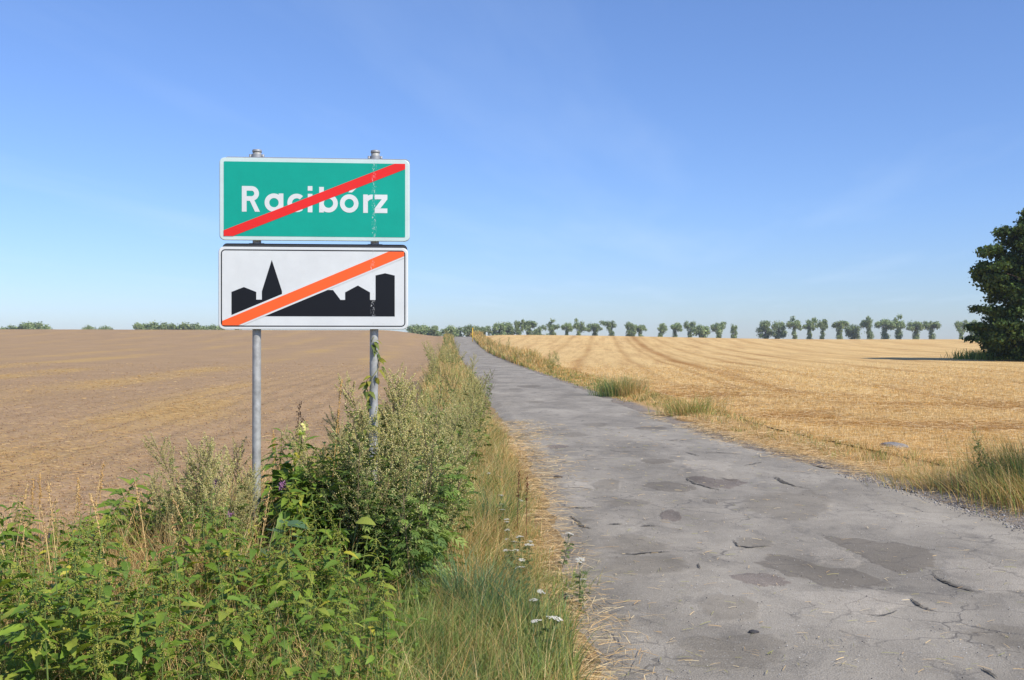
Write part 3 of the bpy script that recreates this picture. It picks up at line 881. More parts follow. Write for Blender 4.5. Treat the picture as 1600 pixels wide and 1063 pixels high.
def far_tree(seed, style):
    rng = np.random.default_rng(seed); cl = []; tb = MB()
    if style == 'pollard':      # leafy sprouting bole under a wide flat-topped head
        for z in np.arange(0.4, 5.4, 0.6): cl.append((rng.normal(0, .35), rng.normal(0, .25), z, rng.uniform(1.3, 2.0) - .1 * z))
        nb_ = len(cl); tp = rng.uniform(6.9, 7.6)
        for k in range(20):
            a = rng.uniform(0, 6.28); rr = 4.0 * math.sqrt(rng.uniform(0.02, 1))
            cl.append((math.cos(a) * rr, math.sin(a) * rr, tp + rng.normal(0, .8) - 0.16 * rr + .4, rng.uniform(1.0, 1.8), .8))
        top, limbs = 6.0, [c[:3] for c in cl[nb_:]]
    elif style == 'fork':
        for z in np.arange(0.5, 4.2, 0.7): cl.append((rng.normal(0, .3), rng.normal(0, .25), z, rng.uniform(1.1, 1.8)))
        for s in (-1, 1):
            for k in range(9): cl.append((s * 2.2 + rng.normal(0, 1.0), rng.normal(0, .8), 7.4 + rng.normal(0, 1.2), rng.uniform(1.0, 1.8), .9))
        top, limbs = 4.5, [c[:3] for c in cl[6:]]
    elif style == 'lean':
        for z in np.arange(0.5, 4.5, 0.7): cl.append((0.12 * z + rng.normal(0, .2), rng.normal(0, .25), z, rng.uniform(1.3, 1.9)))
        for k in range(17): cl.append((1.3 + rng.normal(0, 1.7), rng.normal(0, 1.2), 7.4 + rng.normal(0, 1.1), rng.uniform(1.0, 1.8), .8))
        top, limbs = 5.5, [c[:3] for c in cl[6:]]
    elif style == 'round':
        for k in range(22):
            d = rand_dirs(1, rng)[0]; cl.append((d[0] * 2.9, d[1] * 2.9, 4.9 + d[2] * 3.9, rng.uniform(1.3, 2.1)))
        top, limbs = 6.0, [c[:3] for c in cl]
    else:                        # low bushy
        for k in range(16):
            cl.append((rng.normal(0, 2.2), rng.normal(0, 1.5), rng.uniform(1.0, 5.2), rng.uniform(1.3, 2.1)))
        top, limbs = 3.5, [c[:3] for c in cl]
    tube(tb, [(0, 0, -1), (0.02, 0, 1.5), (.08, .05, top * .7), (.12, .0, top)], [.48, .38, .30, .2], 7)
    for (x, y, z) in limbs[::2]: tube(tb, [(.1, 0, min(top * .85, z - .5)), (x * .5, y * .5, (z + top * .85) / 2 + .2), (x, y, z)], [.16, .11, .05], 5)
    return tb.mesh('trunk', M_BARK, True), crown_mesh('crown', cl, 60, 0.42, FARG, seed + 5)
FT = {s: [far_tree(100 + 10 * i + k, s) for k in range(n)] for i, (s, n) in enumerate((('pollard', 8), ('fork', 4), ('lean', 4), ('round', 4), ('bush', 5)))}
_cnt = {}
def put_far(px, top, style, label, group, Dd=600.0, wf=1.0, mir=False):
    i = _cnt.get(style, 0); _cnt[style] = i + 1
    tm, cm = FT[style][i % len(FT[style])]
    X = (px - 800) / FPX * Dd; zg = float(H(X, Dd)) - 0.3 * 0
    want = EYE + (531.5 - top) / FPX * Dd - zg
    hgt = {'pollard': 9.4, 'fork': 9.4, 'lean': 9.2, 'round': 10.2, 'bush': 6.3}[style]
    s = want / hgt
    r = thing('tree', label, 'tree', (X, Dd, zg), random.uniform(-0.5, 0.5), group, (s * wf * (-1 if mir else 1), s * wf, s))
    link('trunk', tm, r); link('crown', cm, r)
RG = 'row of roadside trees on the horizon'
right_row = [
 (780, 502, 'round', 1.0, 'rounded dense tree on the horizon just right of the road'), (796, 505, 'bush', .8, 'dark tree touching the rounded tree right of the road'),
 (812, 502, 'fork', .6, 'slender tree before the first gap, right of the rounded pair'), (827, 501, 'pollard', .9, 'pale upright tree beside the slender one on the horizon'),
 (844, 510, 'bush', .8, 'low bushy tree between two taller ones, right of the road'), (865, 504, 'lean', 1.0, 'broad tree leaning right, next to the low bushy tree'),
 (886, 505, 'pollard', .7, 'thin tree with see-through crown beside the broad leaning tree'), (904, 504, 'fork', .75, 'forked tree with pale crown, paired with the thin one'),
 (929, 504, 'pollard', .95, 'mushroom-shaped tree standing first after the forked pair'), (956, 503.5, 'lean', .85, 'tree with a crooked crown leaning right over a gap'),
 (983, 503, 'round', .9, 'widest tree of the dense clump in mid horizon'), (1001, 506, 'pollard', .9, 'tree on the clump edge with one branch reaching right'),
 (1031, 508, 'lean', .9, 'tree left of the wide gap end, its crown spreading low'), (1055, 505, 'pollard', .9, 'tree with tidy mushroom crown after the wide gap'),
 (1078, 506, 'fork', .75, 'squarish leafy tree in the middle of the row of six'), (1098, 508, 'bush', .9, 'stocky tree, second last before the big gap'),
 (1123, 504, 'pollard', .95, 'flat-topped tree with spreading arms before the big gap'), (1147, 504, 'round', .5, 'narrow dense tree alone at the edge of the big gap'),
 (1195, 500, 'round', .9, 'left tree of the joined pair after the big gap'), (1217, 500, 'round', .9, 'right tree of the joined pair after the big gap'),
 (1241, 499, 'pollard', .8, 'first single tree right of the joined pair'), (1265, 500, 'pollard', .8, 'second single tree right of the joined pair'),
 (1285, 501, 'fork', .65, 'airy tree with thin crown, third right of the joined pair'), (1312, 501, 'pollard', .95, 'thick-waisted tree beside the smallest of the row'),
 (1335, 508, 'bush', .75, 'smallest tree of the right-hand row, knee-high to its neighbours'), (1360, 500, 'lean', .85, 'tree with slanting crown right of the smallest tree'),
 (1383, 499.5, 'pollard', .9, 'light crowned tree, fourth from the end of the long row'), (1405, 498, 'lean', .85, 'tallest tree of the right row, crown swept right'),
 (1431, 501, 'pollard', .9, 'pale round-headed tree, second last of the long row'), (1456, 500, 'pollard', .95, 'last tree of the long row before the gap by the big tree'),
 (1502, 503, 'fork', .75, 'lone far tree half way to the big dark tree'), (1519, 501, 'pollard', .8, 'far tree half hidden behind the big dark tree')]
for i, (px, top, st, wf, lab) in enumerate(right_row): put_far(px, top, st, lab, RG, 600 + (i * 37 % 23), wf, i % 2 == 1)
left_row = [
 (15, 508.5, 'bush', 1.3, 'low bushy tree cut by the left edge of the field horizon', 600), (48, 505, 'bush', 1.3, 'left half of the wide tree on the far left horizon', 600),
 (62, 503, 'bush', 1.0, 'right half of the wide tree on the far left horizon', 604),
 (142, 509, 'bush', .8, 'tiny dark tree poking over the ploughed field', 590), (162, 510, 'bush', .8, 'tiny pale tree beside the tiny dark one', 600),
 (215, 504, 'round', 1.0, 'leftmost tree of the long grove left of the sign', 600), (240, 503, 'bush', 1.2, 'second tree of the long grove left of the sign', 606),
 (262, 501, 'round', 1.1, 'tallest tree of the long grove left of the sign', 598), (285, 506, 'bush', 1.2, 'low tree in the long grove left of the sign', 603),
 (306, 505, 'bush', 1.1, 'last full tree of the long grove left of the sign', 600), (338, 508, 'bush', 1.1, 'tree showing just left of the sign edge', 600),
 (648, 508, 'bush', 1.1, 'tree right of the lower sign board on the horizon', 600), (661, 508, 'bush', .9, 'second tree right of the lower sign board', 604),
 (679, 508, 'round', .9, 'tree behind the weeds at the road crest', 600), (701, 510, 'bush', 1.0, 'round tree directly above the end of the road', 600),
 (719, 511, 'bush', .9, 'low tree between the road end and the yellow post', 604), (738, 508, 'bush', .9, 'tree right behind the yellow post', 600),
 (757, 510, 'pollard', .8, 'small pale tree right of the yellow post', 600)]
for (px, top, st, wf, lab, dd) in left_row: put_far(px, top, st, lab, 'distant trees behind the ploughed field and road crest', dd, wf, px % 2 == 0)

def big_tree():
    rng = np.random.default_rng(77); Dd = 80.0
    X = (1662 - 800) / FPX * Dd; zg = float(H(X, Dd))
    r = thing('broadleaf_tree', 'big dark leafy tree with low branches on the stubble at the right edge', 'tree', (X, Dd, zg), 0, None, .8)
    prof_z = [0.5, 1.2, 1.9, 3.2, 4.7, 5.9, 6.6, 7.6, 8.6, 10.3, 12.3, 14, 15.5, 17]
    prof_r = [6.0, 7.4, 8.7, 8.6, 8.2, 6.9, 7.0, 7.8, 8.1, 7.7, 6.0, 3.9, 2.6, .6]
    cl, ends = [], []
    for k in range(250):
        z = rng.uniform(0.9, 16.4); a = rng.uniform(0, 6.283)
        R0 = np.interp(z, prof_z, prof_r) * (0.93 + 0.12 * math.sin(3 * a + z * .7))
        c = rng.uniform(0.75, 1.5)
        rr = (R0 - c * 0.9) * rng.uniform(0.5, 1.0) ** 0.4
        if rr < 0: rr = 0.1
        cl.append((rr * math.cos(a), rr * math.sin(a), z, c, 0.5)); ends.append(cl[-1][:3])
    for k in range(14):                                 # the boughs that make the left outline
        z = prof_z[k]; R0 = prof_r[k]
        for j in range(4):
            a = math.pi + rng.uniform(-.5, .5); c = rng.uniform(.6, 1.0)
            cl.append(((R0 - c * .8) * math.cos(a), (R0 - c) * math.sin(a), z + rng.uniform(-.3, .3) + .2, c, .5))
    tb = MB()
    tube(tb, [(0, 0, -.6), (.05, 0, .5), (.0, .1, 3), (.15, 0, 7), (0, 0, 12), (.1, .1, 15.5)], [.62, .5, .42, .34, .2, .06], 10)
    for (x, y, z) in ends[::4]:
        z0 = max(1.0, z - 2.0 - 0.15 * math.hypot(x, y))
        z0 = min(z0, 13)
        tube(tb, [(0.05, 0.02, z0), (x * .5, y * .5, (z0 + z) / 2 + .3), (x * .95, y * .95, z)], [.14, .08, .025], 5)
    link('trunk', tb.mesh('trunk', M_BARK, True), r)
    g = [lin(64, 84, 36), lin(76, 96, 40), lin(54, 74, 34), lin(92, 106, 48)]
    link('crown', crown_mesh('crown', cl, 300, 0.21, g, 78, 0.32), r)
big_tree()

# yellow marker post at the crest
mpx = G(738, 531.5 + 1)[:1]
def gpt(px, d): return ((px - 800) / FPX * d, d, float(H((px - 800) / FPX * d, d)))
ml = gpt(738.5, 168)
mp_ = thing('marker_post', 'thin yellow marker post in the weeds at the road crest', 'marker post', ml)
mb = MB(); tube(mb, [(0, 0, -.2), (0, 0, 1.0), (0, 0, 2.05)], [.07, .07, .07], 10); link('post', mb.mesh('post', M_YELLOW, True), mp_)
mb = MB(); tube(mb, [(0, 0, 2.05), (0, 0, 2.12), (0, 0, 2.22), (0, 0, 2.26)], [.10, .11, .09, .03], 10); link('cap', mb.mesh('cap', M_YELLOW, True), mp_)

# ------------------------------------------------------------------ plant kinds
def leaf_template(n=7, serr=0.12, fold=0.25, droop=0.35, shape=(0.30, 0.95, 1.0, 0.88, 0.68, 0.42, 0.0)):
    """ovate leaf, length 1 along +x, toothed edge, folded along the midrib, tip drooping"""
    V, Q, T = [], [], []
    xs = np.linspace(0, 1, n)
    hw = 0.225 * np.interp(xs, np.linspace(0, 1, len(shape)), shape)
    for i, (x, w) in enumerate(zip(xs, hw)):
        w2 = w * (1 + (serr if i % 2 else -serr))
        z = -droop * x ** 2
        V += [(x, -w2, z + fold * w2), (x, 0, z), (x, w2, z + fold * w2)]
    for i in range(n - 1):
        a = 3 * i; Q += [(a, a + 1, a + 4, a + 3), (a + 1, a + 2, a + 5, a + 4)]
    return np.array(V), Q
LEAF_V, LEAF_Q = leaf_template(9, 0.13)
LEAF_LOW_V, LEAF_LOW_Q = leaf_template(5, 0.0)
NG = [lin(112, 138, 46), lin(126, 148, 52), lin(98, 126, 46), lin(146, 156, 62), lin(114, 142, 56)]
def leaf_mesh(seed, droop, col):
    rng = np.random.default_rng(seed)
    V, Q = leaf_template(9, 0.13, rng.uniform(.15, .35), droop)
    return mesh_np('leaf', V, [np.array(Q)], [M_LEAF], None, np.tile(col, (len(V), 1)), False)
NLEAF = [leaf_mesh(i, d, NG[i % 5]) for i, d in enumerate((0.25, 0.45, 0.7, 0.35, 0.55))]
YLEAF = leaf_mesh(9, 0.5, lin(186, 178, 62))
OCT = np.array([(1, 0, 0), (-1, 0, 0), (0, 1, 0), (0, -1, 0), (0, 0, 1), (0, 0, -1)]) * 0.5
OCTF = [(0, 2, 4), (2, 1, 4), (1, 3, 4), (3, 0, 4), (2, 0, 5), (1, 2, 5), (3, 1, 5), (0, 3, 5)]

def nettle_parts(seed, h, seeds=True, leaf_len=0.075, shrink=.62, node=.052):
    """stem, leaf frames (matrix list) and hanging seed strings of one nettle"""
    rng = np.random.default_rng(seed)
    bend = rng.normal(0, 0.08, 2)
    def P(t): return np.array([bend[0] * t ** 2 * h, bend[1] * t ** 2 * h, t * h])
    sm = MB(); ts = np.linspace(0, 1, 7)
    tube(sm, [P(t) for t in ts], np.linspace(.0042, .0018, 7) , 5, lin(96, 112, 56))
    nn = max(5, int(h / node)); L = []; ss = MB()
    for i in range(nn):
        t = 0.16 + 0.84 * i / (nn - 1)
        p = P(t); a0 = (i % 2) * math.pi / 2 + rng.normal(0, .25)
        ll = leaf_len * (0.75 + 0.5 * math.sin(math.pi * min(1, t * 0.85 + .1))) * (1 - shrink * max(0, t - .72) / .28) * rng.uniform(.85, 1.15)
        for s in (0, math.pi):
            a = a0 + s + rng.normal(0, .2); el = rng.uniform(-.15, .45) + 0.35 * max(0, t - .8) * 5 * .5
            d = np.array([math.cos(a) * math.cos(el), math.sin(a) * math.cos(el), math.sin(el)])
            nrm = np.array([-d[0] * .3, -d[1] * .3, 1]) + rng.normal(0, .25, 3)
            Rm = frames(d[None], nrm[None])[0]
            base = p + d * 0.018
            tube(sm, [p, base], .0012, 3, lin(110, 124, 60), False)
            L.append((Rm, base, ll))
        if seeds and 0.45 < t < 0.96:
            for s in range(5):
                a = rng.uniform(0, 6.28); ln = rng.uniform(.025, .06); m = int(ln / .0035)
                u = np.linspace(0, 1, m)
                q = p + np.column_stack([np.cos(a) * u * ln * .7, np.sin(a) * u * ln * .7, -u ** 1.5 * ln * .9]) + rng.normal(0, .0018, (m, 3))
                inst(ss, OCT, None, OCTF, frames(rand_dirs(m, rng), rand_dirs(m, rng)), q, rng.uniform(.0045, .0075, m), pick([lin(164, 168, 78), lin(146, 156, 70), lin(172, 166, 90)], m, rng))
    return sm.mesh('stem', M_STEM, True), L, (ss.mesh('seed_strings', M_FLOWER) if seeds else None)
def nettle_joined(L, seed):
    rng = np.random.default_rng(seed); mb = MB(); n = len(L)
    inst(mb, LEAF_V, LEAF_Q, None, np.array([l[0] for l in L]), np.array([l[1] for l in L]), np.array([l[2] for l in L]), pick(NG, n, rng, .15))
    return mb.mesh('leaves', M_LEAF)
NETT = []
for k, (h, sd) in enumerate(((.46, True), (.56, True), (.40, False), (.62, True), (.50, False), (.68, True), (.44, True))):
    st, L, ss = nettle_parts(300 + k, h, sd); NETT.append((st, L, ss, nettle_joined(L, 320 + k), h))
TALLN = []
for k, h in enumerate((.80, .90, .74)):
    st, L, ss = nettle_parts(340 + k, h, True, .14, .38, .046); TALLN.append((st, L, ss, nettle_joined(L, 350 + k), h))
def put_nettle(x, y, proto, single, label, group, sc=1.0, tilt=None, rz=None):
    st, L, ss, jm, h = proto
    tilt = tilt or (random.gauss(0, .12), random.gauss(0, .12))
    r = thing('nettle', label, 'nettle', (x, y, float(H(x, y)) - .02), rz if rz is not None else random.uniform(0, 6.28), group, sc, tilt)
    link('stem', st, r)
    if ss: link('seed_strings', ss, r, 'stuff')
    if single:
        for i, (Rm, p, ll) in enumerate(L):
            o = link('leaf', NLEAF[(i * 3 + int(x * 50)) % 5] if random.random() > 0.015 else YLEAF, r)
            M = Matrix(Rm.tolist()).to_4x4(); M.translation = Vector(p.tolist())
            o.matrix_basis = M @ Matrix.Scale(ll, 4)
    else: link('leaves', jm, r, 'stuff')
    return r

def lobed_leaf():
    """cut mugwort leaf: a midrib with pointed lobes"""
    V, Q = [], []
    def lobe(p, d, l, w):
        n = len(V); d = np.array(d) / np.linalg.norm(d); s = np.array([-d[1], d[0]])
        p = np.array(p)
        for q, z in ((p - s * w * .3, 0), (p + d * l * .45 - s * w * .5, .03), (p + d * l, -.06), (p + d * l * .45 + s * w * .5, .03)):
            V.append((q[0], q[1], z - .25 * q[0] ** 2))
        Q.append((n, n + 1, n + 2, n + 3))
    lobe((0, 0), (1, 0), .55, .08); lobe((.45, 0), (1, 0), .55, .15)
    for x, l in ((.25, .32), (.45, .38), (.65, .30)):
        for s in (-1, 1): lobe((x, 0), (1, s * 1.0), l, .13)
    return np.array(V), Q
LOB_V, LOB_Q = lobed_leaf()
def mugwort(seed, h, heads=1.0, spread=1.0, green=0.5, leafy=1.0):
    rng = np.random.default_rng(seed)
    sm, lm, fm = MB(), MB(), MB()
    bend = rng.normal(0, .17, 2)
    def P(t): return np.array([bend[0] * t ** 1.6 * h, bend[1] * t ** 1.6 * h, t * h])
    ts = np.linspace(0, 1, 8)
    tube(sm, [P(t) for t in ts], np.linspace(.006, .0016, 8), 5, lin(112, 96, 72))
    lp, ld, ls = [], [], []; fp = []; sp, sd, ss = [], [], []
    nb = int(30 * h / 1.3)
    for i in range(nb):
        t = 0.30 + 0.68 * (i + rng.uniform(-.3, .3)) / nb
        p = P(t); a = i * 2.4 + rng.normal(0, .3)
        ln = spread * h * (0.28 * (1 - t) ** .7 + 0.055) * rng.uniform(.55, 1.3)
        el = rng.uniform(.6, 1.2)
        d = np.array([math.cos(a) * math.cos(el), math.sin(a) * math.cos(el), math.sin(el)])
        u = np.linspace(0, 1, 5)
        B = p + np.outer(u, d) * ln + np.outer(u ** 2, [0, 0, .15 * ln])
        tube(sm, B, np.linspace(.0022, .0009, 5), 3, lin(124, 116, 84), False)
        m = int(heads * 430 * ln) + 4
        v = rng.uniform(.22, 1.03, m); q = p + np.outer(v, d) * ln + np.outer(v ** 2, [0, 0, .15 * ln])
        q = q + rng.normal(0, 1, (m, 3)) * (0.017 * (1.15 - v))[:, None]; fp.append(q)
        m2 = int(42 * ln * (0.6 + green)) + 1
        v = rng.uniform(.05, .85, m2); sp.append(p + np.outer(v, d) * ln); sd.append(rand_dirs(m2, rng) * .7 + d + [0, 0, -.1]); ss.append(rng.uniform(.015, .032, m2))
    nl = int(leafy * 44 * h / 1.3)
    for i in range(nl):
        t = rng.uniform(.06, .80); p = P(t); a = rng.uniform(0, 6.28); el = rng.uniform(-.35, .6)
        d = np.array([math.cos(a) * math.cos(el), math.sin(a) * math.cos(el), math.sin(el)])
        off = rng.uniform(.01, .10) * (1 - t * .6)
        lp.append(p + d * off); ld.append(d); ls.append(rng.uniform(.08, .15) * (1.15 - .5 * t))
    n = len(lp); ld = np.array(ld)
    nr = np.column_stack([-ld[:, 0] * .3, -ld[:, 1] * .3, np.ones(n)]) + rng.normal(0, .3, (n, 3))
    cg = [lin(104, 128, 60), lin(120, 142, 68), lin(134, 152, 78), lin(88, 112, 56)]
    inst(lm, LOB_V, LOB_Q, None, frames(ld, nr), np.array(lp), np.array(ls), pick(cg, n, rng, .2))
    sp, sd, ss = np.concatenate(sp), np.concatenate(sd), np.concatenate(ss)
    cg2 = [lin(138, 148, 84), lin(154, 158, 94), lin(120, 136, 76)]
    inst(lm, LEAF_LOW_V * [1, .7, 1], LEAF_LOW_Q[::1], None, frames(sd, rand_dirs(len(sp), rng) + [0, 0, .8]), sp, ss, pick(cg2, len(sp), rng, .2))
    fp = np.concatenate(fp); n = len(fp)
    cf = [lin(216, 206, 144), lin(204, 198, 126), lin(224, 214, 160), lin(190, 188, 110), lin(206, 186, 126)]
    inst(fm, OCT * [1, .8, .8], None, OCTF, frames(rand_dirs(n, rng), rand_dirs(n, rng)), fp, rng.uniform(.006, .0105, n), pick(cf, n, rng, .18))
    return sm.mesh('stem', M_STEM, True), lm.mesh('leaves', M_LEAF), fm.mesh('flower_heads', M_FLOWER)
MUG = [mugwort(400, 1.35, 1.1, 1.0, .4, 1.4), mugwort(401, 1.42, .95, 1.1, .6, 1.4), mugwort(402, 1.2, 1.15, 1.1, .4, 1.3), mugwort(403, 1.05, 1.2, 1.25, .4, 1.0), mugwort(404, 1.28, .3, 1.0, 1.2, 2.4)]
MUGH = [1.35, 1.42, 1.2, 1.05, 1.28]
MUG_LEAFY = [mugwort(410, .85, .15, 1.1, 1.4, 2.6), mugwort(411, .70, .05, 1.1, 1.5, 3.0)]
def put_mug(x, y, v, label, group, sc=1.0, tilt=None, name='mugwort', cat='mugwort', protos=None):
    P = (protos or MUG)[v]
    r = thing(name, label, cat, (x, y, float(H(x, y)) - .02), random.uniform(0, 6.28), group, sc, tilt or (random.gauss(0, .15), random.gauss(0, .15)))
    link('stem', P[0], r); link('leaves', P[1], r, 'stuff'); link('flower_heads', P[2], r, 'stuff')
    return r

# ---- left verge: mugworts
def zpx(x, y, top): return EYE - (top - 531.5) / FPX * y     # height seen at photo row `top`
def mug_at(px, d, top, v, label, group):
    x = (px - 800) / FPX * d; hgt = zpx(x, d, top) - float(H(x, d))
    put_mug(x, d, v, label, group, hgt / MUGH[v])
g1, l1 = 'mugworts round the left sign post', 'pale flowering mugwort in the clump left of and beside the left sign post'
for (px, d, top, v) in ((285, 6.55, 682, 3), (318, 6.75, 672, 2), (348, 6.5, 700, 3), (372, 6.8, 690, 3), (300, 6.2, 745, 3), (340, 6.15, 765, 3), (262, 6.6, 735, 3), (425, 7.3, 715, 0), (310, 6.4, 705, 3), (335, 6.7, 690, 3), (360, 6.55, 725, 2), (390, 6.5, 740, 3), (280, 6.4, 760, 3)):
    mug_at(px, d, top, v, l1, g1)
g2, l2 = 'tall mugworts round the right sign post', 'tall mugwort with tan flower panicles in the clump round the right sign post'
for (px, d, top, v) in ((520, 6.9, 705, 4), (556, 6.6, 655, 0), (572, 7.2, 640, 1), (600, 6.35, 650, 1), (612, 7.0, 585, 1), (634, 6.7, 600, 0), (655, 7.1, 590, 2), (640, 7.7, 578, 0),
                        (670, 6.6, 640, 1), (690, 7.6, 610, 0), (540, 7.6, 660, 2), (676, 8.4, 592, 4), (704, 8.2, 625, 2), (622, 6.2, 690, 4), (660, 6.25, 700, 3), (588, 6.15, 715, 4), (500, 7.2, 720, 2), (530, 7.3, 690, 0), (548, 7.0, 672, 2), (585, 7.5, 622, 0), (645, 6.4, 640, 3), (625, 7.4, 592, 2), (690, 7.0, 650, 3)):
    mug_at(px, d, top, v, l2, g2)
g3, l3 = 'mugworts along the left road edge beyond the sign', 'flowering mugwort at the left road edge beyond the sign'
rg = np.random.default_rng(5)
for k in range(17):
    d = 8.6 + 12.0 * (k / 17) ** 1.1; px = np.interp(d, [8.5, 12, 20], [715, 735, 752]) + rg.uniform(-38, 6)
    mug_at(px, d, np.interp(d, [8.5, 12, 20], [618, 600, 588]) + rg.uniform(-14, 46), int(rg.integers(0, 5)), l3, g3)

# ---- left verge: nettles
gN, lN = 'nettles carpeting the foreground', 'green nettle in the dense foreground patch below the sign'
rg = np.random.default_rng(9); cnt = 0; pts = []
while cnt < 150:
    d = rg.uniform(3.9, 6.5); px = rg.uniform(-90, 640); x = (px - 800) / FPX * d
    lim = np.interp(px, [0, 250, 450, 560, 640], [5.3, 5.5, 5.9, 5.7, 5.2])
    if d > lim: continue
    if any((x - a) ** 2 + (d - b) ** 2 < 0.075 ** 2 for a, b in pts): continue
    if px < 280 and d > 4.5 and rg.uniform() < .45: continue
    if px > 430 and rg.uniform() < (px - 430) / 300: continue
    pts.append((x, d)); cnt += 1
    put_nettle(x, d, NETT[int(rg.integers(0, 7))], d > 4.3 and cnt % 5 < 4, lN, gN, rg.uniform(.75, 1.1) * np.interp(px, [0, 150, 300, 500], [1.2, 1.15, 1.0, .85]) * (1.0 if d < 5 else 1.12))
def tall_nettle(px, d, top, v, label, tilt, rz=0.0):
    x = (px - 800) / FPX * d
    put_nettle(x, d, TALLN[v], True, label, 'tall nettles standing over the field edge', (zpx(x, d, top) - float(H(x, d))) / TALLN[v][4] / math.cos(tilt[1]), tilt, rz)
tall_nettle(22, 6.4, 770, 1, 'tall upright nettle nearest the left picture edge', (0.02, -.03))
tall_nettle(40, 6.3, 850, 2, 'shorter nettle beside the upright one at the left edge', (0.05, .1))
tall_nettle(120, 6.9, 735, 0, 'tall nettle bending right with its tip against the bare soil', (0, .42))
tall_nettle(95, 6.6, 800, 2, 'nettle leaning left under the tall bending one', (0, -.12))
tall_nettle(185, 7.0, 752, 1, 'long nettle bowed right, left of the pale mugwort', (0, .50))
tall_nettle(150, 6.7, 815, 0, 'bushy nettle between the two bowed nettles', (0, .1))
for (px, d, top, v, ti) in ((135, 6.8, 790, 1, .3), (165, 6.9, 775, 2, .42), (205, 7.1, 765, 0, .4), (60, 6.3, 840, 0, .1), (110, 6.5, 815, 1, .2), (180, 6.6, 805, 2, .15), (225, 7.0, 790, 1, .35), (12, 6.2, 835, 2, -.1),
                            (75, 7.0, 815, 2, .1), (128, 6.6, 770, 0, .30), (142, 6.5, 785, 1, .22), (158, 6.7, 760, 0, .40), (172, 6.6, 790, 2, .30), (190, 6.8, 770, 1, .42), (210, 6.9, 755, 0, .45), (100, 6.4, 800, 1, .12), (118, 6.3, 815, 2, .1), (30, 6.5, 800, 0, 0), (148, 6.3, 830, 1, .1), (196, 6.4, 835, 0, .1), (26, 6.6, 785, 1, .02), (240, 6.8, 810, 0, .2), (150, 7.4, 800, 1, -.1), (200, 7.5, 790, 2, .1), (100, 7.3, 812, 0, .1), (250, 7.2, 800, 2, 0)):
    tall_nettle(px, d, top, v, 'tall nettle in the thicket at the field edge, left of the pale mugworts', (random.gauss(0, .08), ti), 0.0)
for (px, d, top, v) in ((428, 7.0, 690, 1), (455, 7.1, 672, 0), (470, 7.0, 690, 1), (490, 6.8, 700, 2), (505, 7.0, 690, 1), (515, 6.8, 715, 0), (535, 6.9, 700, 1), (545, 6.6, 720, 2), (410, 6.7, 740, 0), (435, 6.6, 730, 1),
                        (460, 6.5, 735, 2), (485, 6.55, 745, 0), (508, 6.5, 755, 1), (530, 6.4, 765, 2)):
    tall_nettle(px, d, top, v, 'nettle in the leafy thicket between the two sign posts', (random.gauss(0, .09), random.gauss(0, .09)), random.uniform(0, 6))
for (px, d, top, v, lab) in ((440, 6.9, 668, 1, 'tall leafy nettle just right of the left sign post'), (462, 6.6, 700, 0, 'broad leaved nettle midway between the sign posts'),
                             (482, 6.9, 672, 2, 'nettle with pale blossom height, midway between the posts'), (500, 6.7, 722, 1, 'nettle under the dry stalk between the posts'),
                             (448, 6.4, 745, 2, 'nettle in front of the left post foot'), (520, 6.5, 740, 0, 'yellowing nettle left of the right post'),
                             (475, 6.3, 770, 1, 'low nettle in the gap between the posts')):
    tall_nettle(px, d, top, v, lab, (random.gauss(0, .06), random.gauss(0, .06)), random.uniform(0, 6))

DOCK = []
for k in range(2):
    P_ = mugwort(430 + k, 1.0, .28, 1.5, 1.6, 1.6); DOCK.append(P_)
for m_ in {p[2] for p in DOCK}:
    c_ = np.ones((len(m_.vertices), 4), np.float32); c_[:, :3] = lin(112, 84, 66); m_.attributes['tint'].data.foreach_set('color', c_.ravel())
for (px, d, v, s_, lab) in ((735, 20.5, 0, .95, 'green bush with brown seed heads ending the clump at the road edge, taller half'), (756, 20.0, 1, .72, 'green bush with brown seed heads leaning onto the asphalt'), (722, 21.5, 1, 1.0, 'green bush behind the brown seeded one at the road edge')):
    put_mug((px - 800) / FPX * d, d, v, lab, None, s_, None, 'dock_bush', 'bush', DOCK)
# ---- leafy mugwort bases (dark green) in front of the tall clump
for (px, d, v) in ((560, 6.1, 0), (600, 5.95, 0), (640, 6.0, 1), (585, 6.3, 0), (660, 6.3, 0), (620, 6.2, 1), (690, 6.9, 0), (700, 7.6, 0), (345, 6.1, 1), (320, 6.3, 1), (650, 5.7, 1), (720, 9.5, 0), (735, 12, 0), (545, 6.3, 0), (575, 6.05, 0), (610, 6.25, 0), (630, 6.4, 1), (655, 6.15, 0), (590, 6.45, 0), (530, 6.6, 0), (675, 6.5, 0)):
    x = (px - 800) / FPX * d
    put_mug(x, d, v, 'dark green leafy mugwort shoot at the foot of the tall clump', 'leafy mugwort shoots under the tall clump', random.uniform(.9, 1.35), None, 'mugwort_shoot', 'mugwort', MUG_LEAFY)

